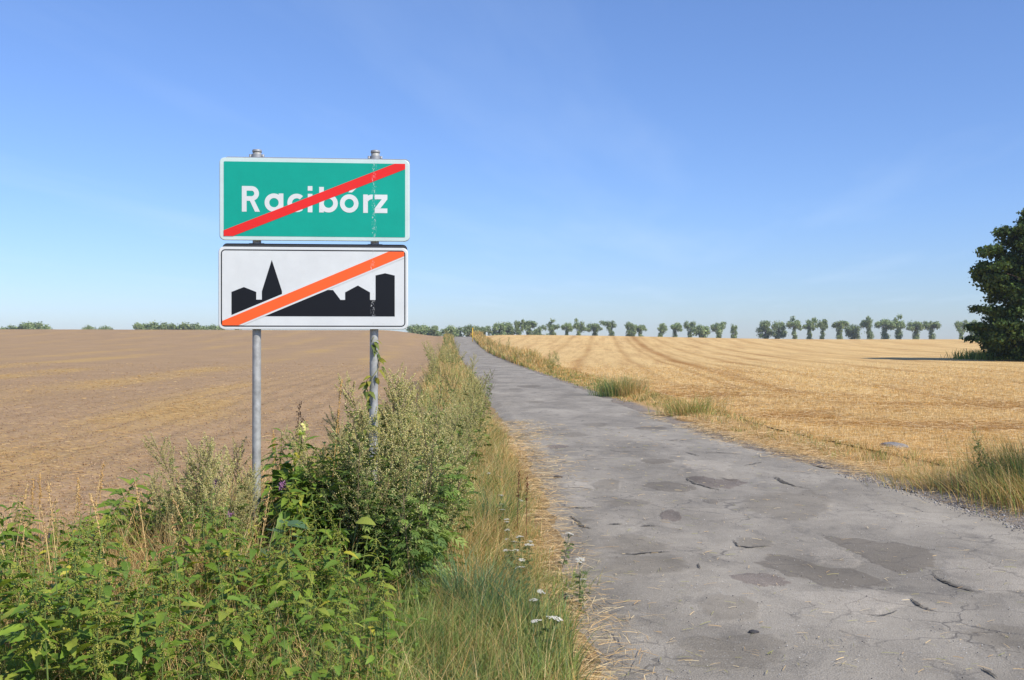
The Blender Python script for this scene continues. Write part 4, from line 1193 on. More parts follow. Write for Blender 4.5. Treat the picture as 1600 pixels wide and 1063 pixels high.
# ---- broad burdock-like leaves by the left post
def big_leaf_plant(px, d, n, ln, label, col, zr=(.15, .45)):
    x = (px - 800) / FPX * d; rng = np.random.default_rng(int(px)); r = thing('burdock', label, 'weed', (x, d, float(H(x, d))))
    V, Q = leaf_template(9, .05, .18, .4, (.55, 1.15, 1.25, 1.1, .85, .5, 0)); V = V * [1, 1.25, 1]
    me = mesh_np('leaf', V, [np.array(Q)], [M_LEAF], None, np.tile(col, (len(V), 1)), True)
    sm = MB()
    for i in range(n):
        a = i * 2.4 + rng.normal(0, .3); z = rng.uniform(*zr); d3 = np.array([math.cos(a), math.sin(a), .25])
        base = np.array([math.cos(a) * .05, math.sin(a) * .05, z]); tube(sm, [(0, 0, 0), base * [.3, .3, .7], base], .003, 4, lin(110, 120, 70))
        Rm = frames(d3[None], (np.array([-d3[0] * .5, -d3[1] * .5, 1]) + rng.normal(0, .25, 3))[None])[0]
        o = link('leaf', me, r); M = Matrix(Rm.tolist()).to_4x4(); M.translation = Vector(base.tolist()); o.matrix_basis = M @ Matrix.Scale(ln * rng.uniform(.75, 1.2), 4)
    link('stem', sm.mesh('stem', M_STEM), r)
big_leaf_plant(432, 5.9, 7, .13, 'broad bluish green leaves of a burdock below the left post', lin(92, 122, 84), (.2, .5))
big_leaf_plant(392, 5.7, 5, .12, 'blue-green thistle-like weed with wide leaves among the nettles', lin(84, 112, 84), (.2, .45))
big_leaf_plant(548, 5.9, 6, .11, 'yellow-green broad leaved weed at the foot of the tall clump', lin(150, 160, 70), (.2, .5))
big_leaf_plant(465, 6.35, 6, .09, 'round leaved climbing weed between the sign posts', lin(120, 142, 60), (.35, .7))

# ---- bindweed climbing the right post
bw = thing('bindweed', 'yellow-green bindweed vine winding up the right sign post', 'vine', (SX + POSTX - .02, SD + .033, 0))
vm = MB(); zz = np.linspace(.5, 1.62, 60)
vp = np.column_stack([.036 * np.cos(zz * 22) + .03 * smooth(1.35, 1.62, zz), .036 * np.sin(zz * 22) - .01, zz])
tube(vm, vp, .0025, 4, lin(120, 122, 60)); link('stem', vm.mesh('stem', M_STEM), bw)
rng = np.random.default_rng(3)
bl = [leaf_mesh(60 + i, .5, c) for i, c in enumerate((lin(110, 122, 50), lin(150, 146, 58), lin(90, 106, 46)))]
for i in range(58):
    t = rng.uniform(.25, 1) ** .8; p = vp[int(t * 59)]; a = rng.uniform(0, 6.28) if t < .8 else rng.uniform(-1, 1); d3 = np.array([math.cos(a) , math.sin(a) - .5, -.5 + rng.normal(0, .4)])
    Rm = frames(d3[None], (np.array([0, -.6, 1]) + rng.normal(0, .4, 3))[None])[0]
    o = link('leaf', bl[i % 3], bw); M = Matrix(Rm.tolist()).to_4x4(); M.translation = Vector((p + d3 * .02).tolist()); o.matrix_basis = M @ Matrix.Scale(rng.uniform(.035, .07), 4)

# ---- dry stalks
def stalk(px, d, top, lean, label, name, col, headcol, headlen, hr, nhead=60):
    x = (px - 800) / FPX * d; h = zpx(x, d, top) - float(H(x, d)); rng = np.random.default_rng(int(px) + int(d * 10))
    r = thing(name, label, 'stalk', (x, d, float(H(x, d)) - .02))
    u = np.linspace(0, 1, 8); P = np.column_stack([lean * h * u ** 1.5, .03 * u, h * u])
    sm = MB(); tube(sm, P, np.linspace(.0035, .0014, 8), 4, col); link('stem', sm.mesh('stem', M_STEM), r)
    fm = MB(); t = 1 - headlen * rng.uniform(0, 1, nhead); q = np.column_stack([np.interp(t, u, P[:, j]) for j in range(3)]) + rng.normal(0, hr, (nhead, 3))
    inst(fm, OCT * [2, .7, .7], None, OCTF, frames(rng.normal(0, .4, (nhead, 3)) + [0, 0, 1], rand_dirs(nhead, rng)), q, rng.uniform(.006, .011, nhead), pick([headcol], nhead, rng, .2))
    link('seed_head', fm.mesh('seed_head', M_FLOWER), r, 'stuff')
TAN, BRN = lin(206, 166, 104), lin(84, 68, 54)
_rs = np.random.default_rng(21)
for k in range(22):
    px = float(_rs.uniform(5, 400)); d_ = float(_rs.uniform(5.4, 7.4)); x_ = (px - 800) / FPX * d_
    stalk(px, d_, 531.5 + (EYE - float(_rs.uniform(.45, .85))) * FPX / d_, float(_rs.uniform(-.3, .3)), 'bleached dry grass stalk in the verge left of the sign', 'grass_stalk', lin(214, 182, 126), lin(206, 172, 116), .3, .005, 40)
stalk(452, 7.0, 625, .06, 'dark brown dry dock stalk between the sign posts', 'dock_stalk', BRN, BRN, .28, .008, 90)
stalk(462, 7.1, 650, .04, 'shorter dark dry stalk beside the dock stalk', 'dock_stalk', BRN, BRN, .2, .008, 60)
stalk(512, 6.8, 588, .07, 'tall tan grass stalk standing alone left of the right post', 'grass_stalk', TAN, TAN, .35, .003, 50)
stalk(524, 6.9, 600, .02, 'thin tan grass stalk next to the tallest one', 'grass_stalk', TAN, TAN, .3, .003, 40)
stalk(430, 7.0, 668, -.02, 'curled pale dry stalk right of the left post', 'grass_stalk', TAN, TAN, .15, .004, 40)
stalk(60, 7.2, 735, 0, 'pale dry grass stalk over the bare soil at far left', 'grass_stalk', TAN, TAN, .3, .006, 60)
stalk(46, 7.0, 745, .02, 'second pale dry stalk at far left', 'grass_stalk', TAN, TAN, .3, .006, 60)
stalk(150, 7.3, 722, .05, 'dry stalk beside the bowed nettle', 'grass_stalk', TAN, TAN, .25, .006, 60)
stalk(125, 7.4, 745, -.04, 'short dry stalk left of the bowed nettle', 'grass_stalk', TAN, TAN, .3, .006, 60)
stalk(808, 8.3, 735, .03, 'thin brown sorrel stalk at the left road edge', 'sorrel_stalk', lin(110, 78, 58), lin(110, 72, 52), .35, .008, 60)
stalk(822, 8.2, 742, .02, 'second brown sorrel stalk at the left road edge', 'sorrel_stalk', lin(110, 78, 58), lin(110, 72, 52), .35, .008, 60)

for (px, d, top, lab) in ((330, 6.3, 748, 'purple thistle head among the pale mugworts left of the post'), (434, 6.4, 752, 'purple thistle head just right of the left sign post'), (352, 6.1, 800, 'faded thistle head low among the pale mugworts')):
    stalk(px, d, top, .03, lab, 'thistle', lin(110, 120, 88), lin(168, 120, 158), .05, .010, 60)
# ---- yarrow with white heads along the left road edge
def yarrow_mesh(seed):
    rng = np.random.default_rng(seed); h = .34; sm, lm, fm = MB(), MB(), MB()
    tube(sm, [(0, 0, 0), (.01, 0, h * .5), (.015, .01, h)], [.003, .0026, .002], 4, lin(108, 122, 78))
    for k in range(16):
        a = rng.uniform(0, 6.28); rr = .035 * math.sqrt(rng.uniform(0, 1)); e = np.array([.015 + rr * math.cos(a), .01 + rr * math.sin(a), h + .02 - rr * .25])
        tube(sm, [(.014, .008, h * .9), e], .001, 3, lin(108, 122, 78), False)
        n = 7; th = np.arange(n) / n * 6.28
        V = [e + [0, 0, .002]] + [e + np.array([.011 * math.cos(t) * rng.uniform(.8, 1.2), .011 * math.sin(t), rng.uniform(-.002, .003)]) for t in th]
        fm.add(V, None, [(0, i + 1, (i + 1) % n + 1) for i in range(n)], (.64, .62, .55))
        inst(fm, OCT, None, OCTF, frames(rand_dirs(2, rng), rand_dirs(2, rng)), np.array([e, e]) + [0, 0, .003], np.array([.006, .006]), np.array([(.62, .58, .42)] * 2))
    n = 26; z = rng.uniform(.02, h * .8, n); a = rng.uniform(0, 6.28, n); d3 = np.column_stack([np.cos(a), np.sin(a), rng.uniform(-.1, .7, n)])
    inst(lm, LOB_V, LOB_Q, None, frames(d3, rand_dirs(n, rng) + [0, 0, 1]), np.column_stack([.008 * z, 0 * z, z]), rng.uniform(.04, .08, n), pick([lin(92, 112, 66), lin(108, 124, 76)], n, rng))
    return sm.mesh('stem', M_STEM), lm.mesh('leaves', M_LEAF), fm.mesh('flower_head', M_FLOWER)
YAR = [yarrow_mesh(500 + i) for i in range(3)]
for k, (px, py) in enumerate(((790, 795), (796, 812), (783, 800), (800, 828), (812, 838), (792, 845), (808, 860), (822, 850), (826, 846), (795, 862), (803, 870), (786, 790), (772, 747), (765, 742),
                              (780, 778), (808, 781), (790, 818), (818, 840), (833, 918), (838, 936), (846, 962), (850, 968), (840, 960), (822, 888), (912, 905), (905, 866), (878, 830), (798, 850), (815, 870), (800, 858))):
    # the head is seen at px,py; the plant stands a little nearer than that spot of ground
    hh = random.uniform(.16, .30); d = (EYE - hh) * FPX / (py - 531.5); x = (px - 800) / FPX * d; s = hh / .36
    nm = 'white yarrow blooming at the left road edge among straw' if px < 870 else None
    lab = nm or {912: 'lowest white yarrow out on the asphalt edge, right of the straw', 905: 'tiny yarrow head above a twig on the asphalt edge', 878: 'single yarrow flower fallen forward onto the asphalt'}[px]
    r = thing('yarrow', lab, 'flower', (x, d, float(H(x, d))), random.uniform(0, 6), 'white yarrow along the left road edge' if nm else None, s, (random.gauss(0, .15), random.gauss(0, .15)))
    link('stem', YAR[k % 3][0], r); link('leaves', YAR[k % 3][1], r, 'stuff'); link('flower_head', YAR[k % 3][2], r)
# pale yellow flower by the posts
yf = thing('evening_primrose', 'pale yellow flower on a green stem between the sign posts', 'flower', ((474 - 800) / FPX * 6.8, 6.8, .08))
sm = MB(); tube(sm, [(0, 0, 0), (.01, 0, .5), (0, 0, .98)], [.004, .003, .002], 4, lin(96, 116, 56)); link('stem', sm.mesh('stem', M_STEM), yf)
for i, (dx, dz) in enumerate(((-.012, .93), (.02, .95), (0, .90), (.012, .97))):
    fm = MB()
    for k in range(4):
        a = k * 1.57 + i; V = np.array([(0, 0, 0), (math.cos(a - .5) * .02, -.008, math.sin(a - .5) * .02), (math.cos(a) * .026, -.012, math.sin(a) * .026), (math.cos(a + .5) * .02, -.008, math.sin(a + .5) * .02)]) + [dx, -.012, dz]
        fm.add(V, [(0, 1, 2, 3)], None, lin(226, 218, 140))
    link('flower', fm.mesh('flower', M_FLOWER), yf)

# ------------------------------------------------------------------ grasses and litter (too many to count)
DRY = [lin(214, 180, 122), lin(200, 164, 108), lin(222, 194, 142), lin(186, 148, 98), lin(204, 162, 98)]
GRN = [lin(122, 142, 68), lin(138, 154, 80), lin(106, 130, 66), lin(150, 158, 88)]
BLU = [lin(98, 124, 86), lin(112, 136, 96), lin(90, 116, 82)]
OLV = [lin(166, 160, 96), lin(182, 170, 106), lin(152, 150, 88)]
def zH(x, y): return np.column_stack([x, y, H(x, y) - .02])
def scatter_grass(name, N, xf, hl, cols, width=(.003, .006), lean=.6, nseg=3, kind='stuff', droop=1.6, label=None, mat=None):
    mb = MB(); x, y, hs = xf(N); n = len(x)
    h = RNG.uniform(*hl, n) * hs
    cc = pick(cols, n, RNG, .18) * (.8 + .4 * vnoise(x * 3.1, y * 3.1, 29))[:, None]
    blades(mb, zH(x, y), h, RNG.uniform(0, 6.283, n), h * RNG.uniform(.05, lean, n), RNG.uniform(*width, n) * np.maximum(1, y / 9), nseg, cc, droop)
    o = link(name, mb.mesh(name, mat or M_GRASS), None, kind)
    if label: o['label'] = label
    return o
def tufts(x, y, n_per, r):
    k = RNG.integers(n_per[0], n_per[1], len(x)); X = np.repeat(x, k); Y = np.repeat(y, k)
    return X + RNG.normal(0, r, len(X)), Y + RNG.normal(0, r, len(X))
# dry grass flank between mugworts and the road
def z_flank(N):
    d = 4.6 + 16 * RNG.uniform(0, 1, N) ** 1.5
    q = np.abs(RNG.normal(0, 1, N)) * .38 + .10
    q = q + .25 * (vnoise(d * 1.3, q * 0, 3) - .3)
    x, y = tufts(Ledge(d) - q, d, (7, 14), .035)
    return x, y, (.45 + .65 * smooth(.1, .7, Ledge(y) - x)) * (.45 + .95 * vnoise(x * 2.4, y * 2.4, 19)) * (.45 + .55 * smooth(5.2, 7.2, y))
scatter_grass('dry_grass', 1700, z_flank, (.16, .44), DRY + DRY + OLV, (.0025, .005), 1.5)
scatter_grass('grass', 700, z_flank, (.14, .36), GRN + OLV + BLU, (.003, .006), 1.2)
# field-edge dry grass on the left
def z_edge(N):
    y = RNG.uniform(5.6, 9.5, N); q = RNG.normal(2.35, .45, N); x, y = tufts(Ledge(y) - q, y, (8, 16), .05)
    return x, y, np.clip(RNG.normal(1, .25, len(x)), .4, 1.8)
scatter_grass('dry_grass', 900, z_edge, (.18, .50), DRY, (.0025, .005), .8)
# general understorey of the left verge
def z_under(N):
    y = 4.0 + 16 * RNG.uniform(0, 1, N) ** 1.7; q = RNG.uniform(.2, 2.6, N); x, y = tufts(Ledge(y) - q, y, (6, 12), .05)
    return x, y, np.ones(len(x))
scatter_grass('dry_grass', 1300, z_under, (.12, .40), DRY + OLV, (.003, .005), 1.0)
scatter_grass('grass', 1100, z_under, (.12, .34), GRN, (.003, .006), .9)
# foreground lawn-like grass at the lower middle
def z_front(N):
    px = RNG.uniform(430, 905, N); y = RNG.uniform(4.2, 6.0, N); x = (px - 800) / FPX * y; x, y = tufts(x, y, (8, 16), .04)
    m = x < Ledge(y) - .04
    return x[m], y[m], np.ones(m.sum())
scatter_grass('grass', 900, z_front, (.12, .30), GRN + GRN + BLU + OLV, (.003, .0065), .9)
def z_dryfront(N):
    px = RNG.uniform(-120, 420, N); y = 7.2 - 2.6 * RNG.uniform(0, 1, N) ** 1.4; x = (px - 800) / FPX * y; x, y = tufts(x, y, (5, 10), .06)
    return x, y, .5 + .8 * vnoise(x * 2.2, y * 2.2, 27)
scatter_grass('dry_grass', 620, z_dryfront, (.22, .62), DRY + [lin(226, 200, 150)], (.0025, .0045), .9)
scatter_grass('dry_grass', 260, z_front, (.10, .26), DRY, (.003, .005), 1.1)
def z_tuft(cx, cy, r, n):
    def f(N):
        x = RNG.normal(cx, r, n); y = RNG.normal(cy, r * .8, n); return x, y, np.ones(n)
    return f
def grass_clump(px, d, r, n, hl, cols, label, lean=.9, width=(.003, .007), group=None):
    x0 = (px - 800) / FPX * d; mb = MB(); x = RNG.normal(0, r, n); y = RNG.normal(0, r * .8, n); h = RNG.uniform(*hl, n)
    z = H(x + x0, y + d) - float(H(x0, d)) - .02
    out = np.arctan2(y, x) + RNG.normal(0, .9, n)
    blades(mb, np.column_stack([x, y, z]), h, out, h * RNG.uniform(.1, lean, n), RNG.uniform(*width, n), 4, pick(cols, n, RNG, .18))
    r_ = thing('grass_clump', label, 'grass clump', (x0, d, float(H(x0, d))), 0, group)
    link('blades', mb.mesh('blades', M_GRASS), r_, 'stuff')
    return r_
grass_clump(735, 5.9, .13, 700, (.20, .42), BLU, 'blue-green grass clump in front of the dry grass near the road edge')
grass_clump(790, 5.6, .10, 420, (.15, .32), BLU, 'smaller blue-green grass clump next to the asphalt')
grass_clump(620, 5.0, .14, 500, (.18, .36), GRN, 'fresh green grass clump at the bottom below the tall weeds')
grass_clump(770, 8.7, .12, 380, (.22, .45), BLU + GRN, 'green grass clump left of the white yarrow')
grass_clump(850, 6.65, .10, 260, (.06, .16), GRN, 'low green tuft creeping onto the asphalt edge', 1.6)
grass_clump(885, 6.9, .10, 120, (.05, .14), GRN + OLV, 'sparse green runner lying on the asphalt', 2.0)

# low leafy ground cover under the nettles
def cover(name, N, region, size, cols):
    mb = MB(); x, y = region(N); n = len(x); z = H(x, y) + RNG.uniform(.0, .26, n) * RNG.uniform(.3, 1, n)
    a = RNG.uniform(0, 6.28, n); d3 = np.column_stack([np.cos(a), np.sin(a), RNG.uniform(-.3, .5, n)])
    inst(mb, LEAF_LOW_V, LEAF_LOW_Q, None, frames(d3, rand_dirs(n) * .6 + [0, 0, 1]), np.column_stack([x, y, z]), RNG.uniform(*size, n), pick(cols, n, RNG, .2))
    return link(name, mb.mesh(name, M_LEAF), None, 'stuff')
def reg_nettle(N):
    px = RNG.uniform(-150, 660, N); y = RNG.uniform(3.8, 6.6, N); return (px - 800) / FPX * y, y
cover('ground_cover', 8000, reg_nettle, (.025, .06), NG + [lin(116, 144, 62)])
def reg_mid(N):
    px = RNG.uniform(380, 700, N); y = RNG.uniform(6.0, 8.5, N); return (px - 800) / FPX * y, y
cover('ground_cover', 3500, reg_mid, (.02, .05), [lin(82, 104, 52), lin(96, 116, 60), lin(120, 130, 70)])

# straw litter
def straw_litter(name, x, y, lift=(.003, .02), ln=(.05, .22), zf=H, cols=None, wd=(.002, .004)):
    n = len(x); mb = MB(); a = RNG.uniform(0, 6.28, n); l = RNG.uniform(*ln, n)
    d3 = np.column_stack([np.cos(a), np.sin(a), RNG.uniform(-.06, .10, n)])
    TV = np.array([(-.5, -.5, 0), (0, -.5, .03), (.5, -.5, 0), (-.5, .5, 0), (0, .5, .03), (.5, .5, 0)])
    inst(mb, TV, [(0, 1, 4, 3), (1, 2, 5, 4)], None, frames(d3, rand_dirs(n) * .5 + [0, 0, 1]), np.column_stack([x, y, zf(x, y) + RNG.uniform(*lift, n)]),
         np.column_stack([l, RNG.uniform(*wd, n) * np.maximum(1, y / 9), l]), pick(cols or DRY, n, RNG, .15))
    return link(name, mb.mesh(name, M_STRAW), None, 'stuff')
GOLD = [lin(212, 178, 122), lin(224, 192, 138), lin(198, 160, 104), lin(230, 206, 158)]
def left_band(N):
    y = 4.4 + 16 * RNG.uniform(0, 1, N) ** 1.35; w = .10 + .28 * fbm(y * .9, y * 0, 81, 3)
    w = w + .45 * np.exp(-((y - 19) / 2.5) ** 2) + .25 * np.exp(-((y - 13.5) / 1.5) ** 2)
    q = RNG.normal(.0, .6, N) * w; return Ledge(y) + q - .09 + .12 * smooth(9, 14, y), y
x, y = left_band(7000); straw_litter('straw_litter', x, y, (.004, .05), zf=lambda a, b: np.maximum(H(a, b) - .01, ROADZ(a, b)), cols=GOLD)
def right_band(N):
    y = 9.0 + 14 * RNG.uniform(0, 1, N) ** 1.1; q = RNG.normal(.32, .34, N) + .15 * (fbm(y * .8, y * 0, 83, 3) - .5)
    keep = (vnoise(y * 1.6, q * 2.5, 84) > .33) & ((y > 11.3) | (RNG.uniform(0, 1, N) < .25)); return (Redge(y) + q)[keep], y[keep]
x, y = right_band(11000); straw_litter('straw_litter', x, y, (.004, .04), zf=lambda a, b: np.maximum(H(a, b) - .01, ROADZ(np.minimum(a, Redge(b)), b)), cols=GOLD)
N = 1300; y = 5 + 14 * RNG.uniform(0, 1, N) ** 1.5; x = Ledge(y) + RNG.uniform(.2, 4.2, N) * RNG.uniform(.1, 1, N) ** .5
straw_litter('loose_straw', x, y, (.010, .014), (.02, .09), ROADZ, GOLD + OLV)
# straw on the ploughed field, thick where the combine dropped it
N = 110000; y = 7.5 * np.exp(RNG.uniform(0, 1, N) ** 1.25 * math.log(70 / 7.5)); x = -y * .52 + RNG.uniform(0, 1, N) * (y * .52)
m = (x < Ledge(y) - LV(y)) & (RNG.uniform(0, 1, N) < straw_left(x, y) ** 1.3 * .9 + .02); x, y = x[m], y[m]
straw_litter('field_straw', x, y, (.0, .03), (.04, .16), plough_z, [lin(192, 150, 88), lin(204, 164, 102), lin(178, 138, 82), lin(216, 184, 128)], (.0022, .0045))
# crumbly clods
N = 26000; y = 7.5 * np.exp(RNG.uniform(0, 1, N) ** 1.2 * math.log(60 / 7.5)); x = -y * .52 + RNG.uniform(0, 1, N) * (y * .52)
m = x < Ledge(y) - LV(y) + .2; x, y = x[m], y[m]; n = len(x); mb = MB()
s = RNG.uniform(.012, .042, n) * RNG.uniform(.4, 1.1, n); jit = OCT * RNG.uniform(.8, 1.25, OCT.shape)
inst(mb, jit, None, OCTF, frames(rand_dirs(n), rand_dirs(n)), np.column_stack([x, y, plough_z(x, y) + s * .15]), np.column_stack([s * 1.2, s, s * .8]), pick([lin(156, 129, 101), lin(144, 117, 90), lin(168, 141, 112)], n, RNG, .12))
link('soil_clods', mb.mesh('soil_clods', M_CLOD), None, 'stuff')

# stubble standing in rows on the right
N = 190000; y = 9.5 * np.exp(RNG.uniform(0, 1, N) ** 1.15 * math.log(90 / 9.5)); x = Redge(y) + RV(y) + RNG.uniform(-.1, 1, N) * (y * .58 - 3)
m = (x > Redge(y) + RV(y) - .1 + .3 * vnoise(x * 3, y * 3, 4)) & (x < y * .60 + 2); x, y = x[m], y[m]
rw = row_right(x, y); snap = np.round(rw / .14) * .14 - rw; x = x + snap * .75
n = len(x); mb = MB(); bd = band_right(x, y)
keep = RNG.uniform(0, 1, n) < smooth(88, 22, y) * .75; x, y, rw, bd, n = x[keep], y[keep], rw[keep], bd[keep], int(keep.sum()); mb = MB()
rown = .8 * smooth(.46, .66, fbm(rw * .9, y * .05, 59, 4, .7))
h = RNG.uniform(.05, .12, n) * (1 - .55 * bd)
cc = pick([lin(224, 188, 122), lin(236, 206, 146), lin(212, 172, 104), lin(242, 218, 164)], n, RNG, .12) * (1 - .3 * np.maximum(bd, rown)[:, None] * np.array([.7, 1, 1.4]))
blades(mb, np.column_stack([x, y, stub_z(x, y) - .01]), h, RNG.uniform(0, 6.28, n), h * RNG.uniform(0, .5, n), RNG.uniform(.003, .006, n) * np.maximum(1, y / 13), 1, cc)
link('stubble', mb.mesh('stubble', M_STRAW), None, 'stuff')
N = 60000; y = 10 * np.exp(RNG.uniform(0, 1, N) ** 1.1 * math.log(60 / 10)); x = Redge(y) + RV(y) + RNG.uniform(0, 1, N) * (y * .58 - 3)
m = x < y * .6 + 2; straw_litter('field_straw', x[m], y[m], (.0, .05), (.06, .25), stub_z, GOLD + [lin(206, 158, 84)], (.0025, .0045))

# ---- far verges on both sides up to the crest
def far_left(N):
    y = 23 * np.exp(RNG.uniform(0, 1, N) * math.log(215 / 23)); q = RNG.uniform(.3, 1.6, N); x, y = tufts(Ledge(y) - q, y, (5, 9), .10); return x, y, .7 + .6 * vnoise(y * .15, x * 0, 91)
scatter_grass('grass', 1900, far_left, (.20, .55), GRN + OLV + OLV, (.004, .008), .7, 2)
scatter_grass('dry_grass', 1500, far_left, (.22, .6), DRY, (.004, .007), .7, 2)
def far_right(N):
    y = 27 * np.exp(RNG.uniform(0, 1, N) * math.log(215 / 27)); q = RNG.uniform(.05, 1.7, N); x, y = tufts(Redge(y) + q, y, (5, 9), .10)
    return x, y, (.10 + .9 * smooth(42, 80, y)) * (.5 + .9 * vnoise(y * .2, x * 0, 92))
scatter_grass('grass', 1900, far_right, (.3, .8), GRN + OLV, (.004, .008), .7, 2)
scatter_grass('dry_grass', 2400, far_right, (.35, 1.0), DRY + [lin(206, 160, 84)], (.004, .007), .7, 2)
for k in range(26):
    d = 24 * math.exp(rg.uniform(0, 1) * math.log(200 / 24)); x = float(Ledge(d)) - rg.uniform(.4, 1.7)
    put_mug(x, d, int(rg.integers(0, 5)), 'distant flowering weed on the left verge of the road', 'weeds on the left verge up to the crest', rg.uniform(.7, 1.15) * (1 + .3 * (d > 110)), None, 'roadside_weed', 'weed')
for k in range(30):
    d = 48 * math.exp(rg.uniform(0, 1) * math.log(200 / 48)); x = float(Redge(d)) + rg.uniform(.2, 1.4)
    put_mug(x, d, int(rg.integers(0, 5)), 'distant flowering weed on the right verge of the road', 'weeds on the right verge up to the crest', rg.uniform(.5, .9) * (1 + .4 * (d > 90)), None, 'roadside_weed', 'weed')
# right verge tufts
def right_low(N):
    y = RNG.uniform(12, 30, N); x, y = tufts(Redge(y) + RNG.uniform(.45, 1.3, N), y, (5, 10), .07); return x, y, .4 + .6 * vnoise(y * .7, x * 0, 95)
scatter_grass('grass', 320, right_low, (.05, .16), OLV + GRN, (.003, .006), 1.0)
scatter_grass('dry_grass', 520, right_low, (.05, .18), DRY, (.003, .006), 1.0)
def clump_right(px, py, r, n, hl, cols, label, lean=.9):
    d = D(py); return grass_clump(px, d, r, n, hl, cols, label, lean, (.006, .012))
clump_right(962, 618, .30, 800, (.30, .75), BLU + GRN, 'round blue-green weed clump on the right verge, farther of two')
clump_right(985, 619, .24, 500, (.25, .7), OLV + DRY, 'dry half of the farther weed clump on the right verge')
clump_right(1078, 648, .30, 700, (.20, .52), OLV + DRY + GRN, 'dry olive grass clump on the right verge, nearer of two')
for (px, d, v, s) in ((955, 29.5, 4, .42), (972, 29.8, 1, .4), (960, 30, 2, .35)):
    put_mug((px - 800) / FPX * d, d, v, 'small mugwort inside the blue-green clump on the right verge', 'mugworts in the right verge clump', s)
# big clump at the right picture edge
grass_clump(1585, 11.2, .22, 800, (.30, .62), [lin(128, 150, 70), lin(150, 162, 84)] + OLV + DRY, 'tall bright green grass at the right edge beside the road', .8)
grass_clump(1500, 11.3, .34, 900, (.12, .34), OLV + DRY, 'dry spreading grass left of the tall bright green grass', 1.9)
grass_clump(1590, 10.3, .22, 700, (.22, .48), DRY + OLV, 'tangled dry grass hanging over the road shoulder at the right edge', 1.4)
grass_clump(1440, 12.1, .30, 420, (.07, .18), OLV + DRY, 'low dry tuft at the tapering left end of the right edge grass', 1.2)
grass_clump(1640, 10.6, .35, 900, (.35, .65), GRN + OLV, 'thick grass just past the right picture edge', .7)
grass_clump(1660, 9.8, .30, 700, (.3, .55), DRY + GRN, 'dry and green grass over the shoulder past the right edge', .8)
put_mug((1548 - 800) / FPX * 10.9, 10.9, 4, 'dark leafy weed growing through the right edge grass', None, .55)
grass_clump(800 + 5.98 / 10.35 * FPX, 10.35, .17, 2600, (1.0, 1.45), GRN + OLV, 'tall dense grass just outside the right picture edge, added to shade the road', .16, (.014, .03))  # this clump and the next are added out of view to shade the road
grass_clump(800 + 6.10 / 10.0 * FPX, 10.0, .20, 2000, (.9, 1.40), OLV + GRN, 'second tall grass clump past the right picture edge, added to shade the road', .22, (.008, .016))
# green foot of the big tree
def z_treefoot(N):
    x = RNG.normal(40.0, 1.6, N); y = RNG.normal(85, 1.4, N); return x, y, np.ones(N)
scatter_grass('grass', 1500, z_treefoot, (.4, 1.0), GRN, (.004, .01), .7, 2)

# ------------------------------------------------------------------ gravel, stones, crumbs
def stones(name, x, y, s, zf, mat, cols, kind='stuff'):
    n = len(x); mb = MB()
    inst(mb, OCT * RNG.uniform(.8, 1.3, OCT.shape), None, OCTF, frames(rand_dirs(n), rand_dirs(n)), np.column_stack([x, y, zf(x, y) + s * .2]), np.column_stack([s * 1.2, s, s * .8]), pick(cols, n, RNG, .2))
    return link(name, mb.mesh(name, mat), None, kind)
N = 5200; y = RNG.uniform(5, 12.5, N); x = Redge(y) - .15 + np.abs(RNG.normal(0, .45, N)) - .35 * RNG.uniform(0, 1, N)
stones('gravel', x, y, RNG.uniform(.006, .03, N) * RNG.uniform(.5, 1, N), lambda a, b: np.maximum(ROADZ(np.minimum(a, Redge(b)), b), H(a, b) - .03), M_CLOD, [lin(140, 136, 132), lin(112, 108, 104), lin(170, 164, 156)])
N = 2600; y = 4.6 + 12 * RNG.uniform(0, 1, N) ** 1.3; x = Ledge(y) + RNG.uniform(.05, 4.4, N)
m = x < Redge(y); x, y = x[m], y[m]
stones('grit', x, y, RNG.uniform(.003, .010, len(x)), lambda a, b: ROADZ(a, b) + .008, M_CLOD, [lin(170, 166, 160), lin(90, 88, 88), lin(196, 190, 180)])
def rock(name, px, py, s, mat, label, cat, flat=.6):
    import bmesh
    bm = bmesh.new(); bmesh.ops.create_icosphere(bm, subdivisions=3, radius=1); rng = np.random.default_rng(int(px * 7 + py))
    off = rng.uniform(0, 50, 3)
    for v in bm.verts:
        k = .7 + .6 * float(fbm(np.array(v.co.x * 1.4 + off[0]), np.array(v.co.y * 1.4 + v.co.z * 1.1 + off[1]), 3, 3))
        v.co = Vector((v.co.x * k * s * 1.3, v.co.y * k * s, max(v.co.z, -.3) * k * s * flat))
    me = bpy.data.meshes.new(name); bm.to_mesh(me); bm.free(); me.materials.append(mat)
    g = G(px, py); o = link(name, me, None, None, (g[0], g[1], max(float(H(g[0], g[1])), float(ROADZ(g[0], g[1])) if g[0] < Redge(g[1]) else -9) + s * .12))
    return tag(o, label, cat)
rock('stone', 1396, 704, .15, M_STONE, 'grey flat stone in the straw at the stubble edge', 'stone', .45)
rock('asphalt_crumb', 886, 934, .035, M_TAR, 'larger dark asphalt crumb on the straw at the left road edge', 'rubble')
rock('asphalt_crumb', 868, 940, .028, M_TAR, 'smaller dark asphalt crumb beside the larger one in the straw', 'rubble')
rock('asphalt_crumb', 872, 746, .04, M_TAR, 'dark lump lying alone on the left side of the asphalt', 'rubble', .4)
rock('asphalt_crumb', 1178, 988, .022, M_TAR, 'small black chip lying on bare asphalt near the camera', 'rubble', .4)

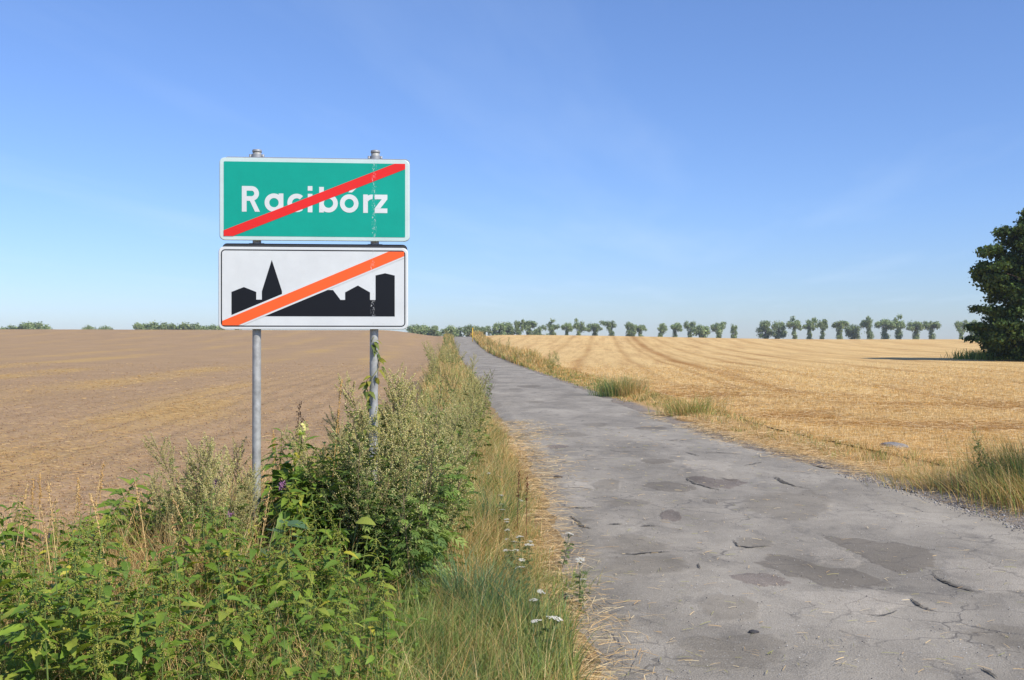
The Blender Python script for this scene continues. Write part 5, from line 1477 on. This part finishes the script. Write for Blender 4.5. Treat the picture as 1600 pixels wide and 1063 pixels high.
# ------------------------------------------------------------------ summer haze
def haze_box():
    m, N, L, out = new_mat('haze_air')
    v = N.new('ShaderNodeVolumePrincipled'); v.inputs['Color'].default_value = (0.86, 0.92, 1.0, 1); v.inputs['Density'].default_value = HAZE
    v.inputs['Anisotropy'].default_value = 0.2
    L.new(v.outputs[0], out.inputs['Volume'])
    x, y0, y1, z0, z1 = 1150, -120, 1560, -40, 24
    V = [(sx, y, z) for z in (z0, z1) for y in (y0, y1) for sx in (-x, x)]
    me = mesh_np('haze', V, [np.array([(0, 2, 3, 1), (4, 5, 7, 6), (0, 1, 5, 4), (2, 6, 7, 3), (0, 4, 6, 2), (1, 3, 7, 5)])], [m])
    link('haze', me, None, 'stuff')
HAZE = 0.0002
haze_box()

# ------------------------------------------------------------------ look-alikes told apart by their place in the row
ORD = ('first second third fourth fifth sixth seventh eighth ninth tenth eleventh twelfth thirteenth fourteenth fifteenth sixteenth seventeenth eighteenth nineteenth twentieth '
       'twenty-first twenty-second twenty-third twenty-fourth twenty-fifth twenty-sixth twenty-seventh twenty-eighth twenty-ninth thirtieth thirty-first thirty-second').split()
def tell_apart(old, fmt, key):
    L_ = sorted((o for o in bpy.data.objects if o.get('label') == old), key=key)
    for w, o in zip(ORD, L_): o['label'] = fmt.format(w)
scr = lambda o: o.location.x / o.location.y
dep = lambda o: o.location.y
tell_apart('bleached dry grass stalk in the verge left of the sign', '{} bleached dry grass stalk from the left in the near verge', scr)
tell_apart(l1, '{} pale mugwort from the left in the clump by the left sign post', scr)
tell_apart(l2, '{} tall mugwort from the left in the clump round the right sign post', scr)
tell_apart(l3, '{} nearest mugwort along the left road edge beyond the sign', dep)
tell_apart('dark green leafy mugwort shoot at the foot of the tall clump', '{} dark leafy mugwort shoot from the left under the flowering mugworts', scr)
tell_apart('white yarrow blooming at the left road edge among straw', '{} nearest white yarrow blooming at the left road edge', dep)
tell_apart('distant flowering weed on the left verge of the road', '{} nearest upright weed on the left verge past the big clump', dep)
tell_apart('distant flowering weed on the right verge of the road', '{} nearest upright weed on the right verge of the road', dep)
tell_apart('nettle in the leafy thicket between the two sign posts', '{} thicket nettle from the left between the two sign posts', scr)
tell_apart('tall nettle in the thicket at the field edge, left of the pale mugworts', '{} tall thicket nettle from the left at the field edge', scr)
tell_apart('small mugwort inside the blue-green clump on the right verge', '{} mugwort from the left inside the blue-green clump', scr)
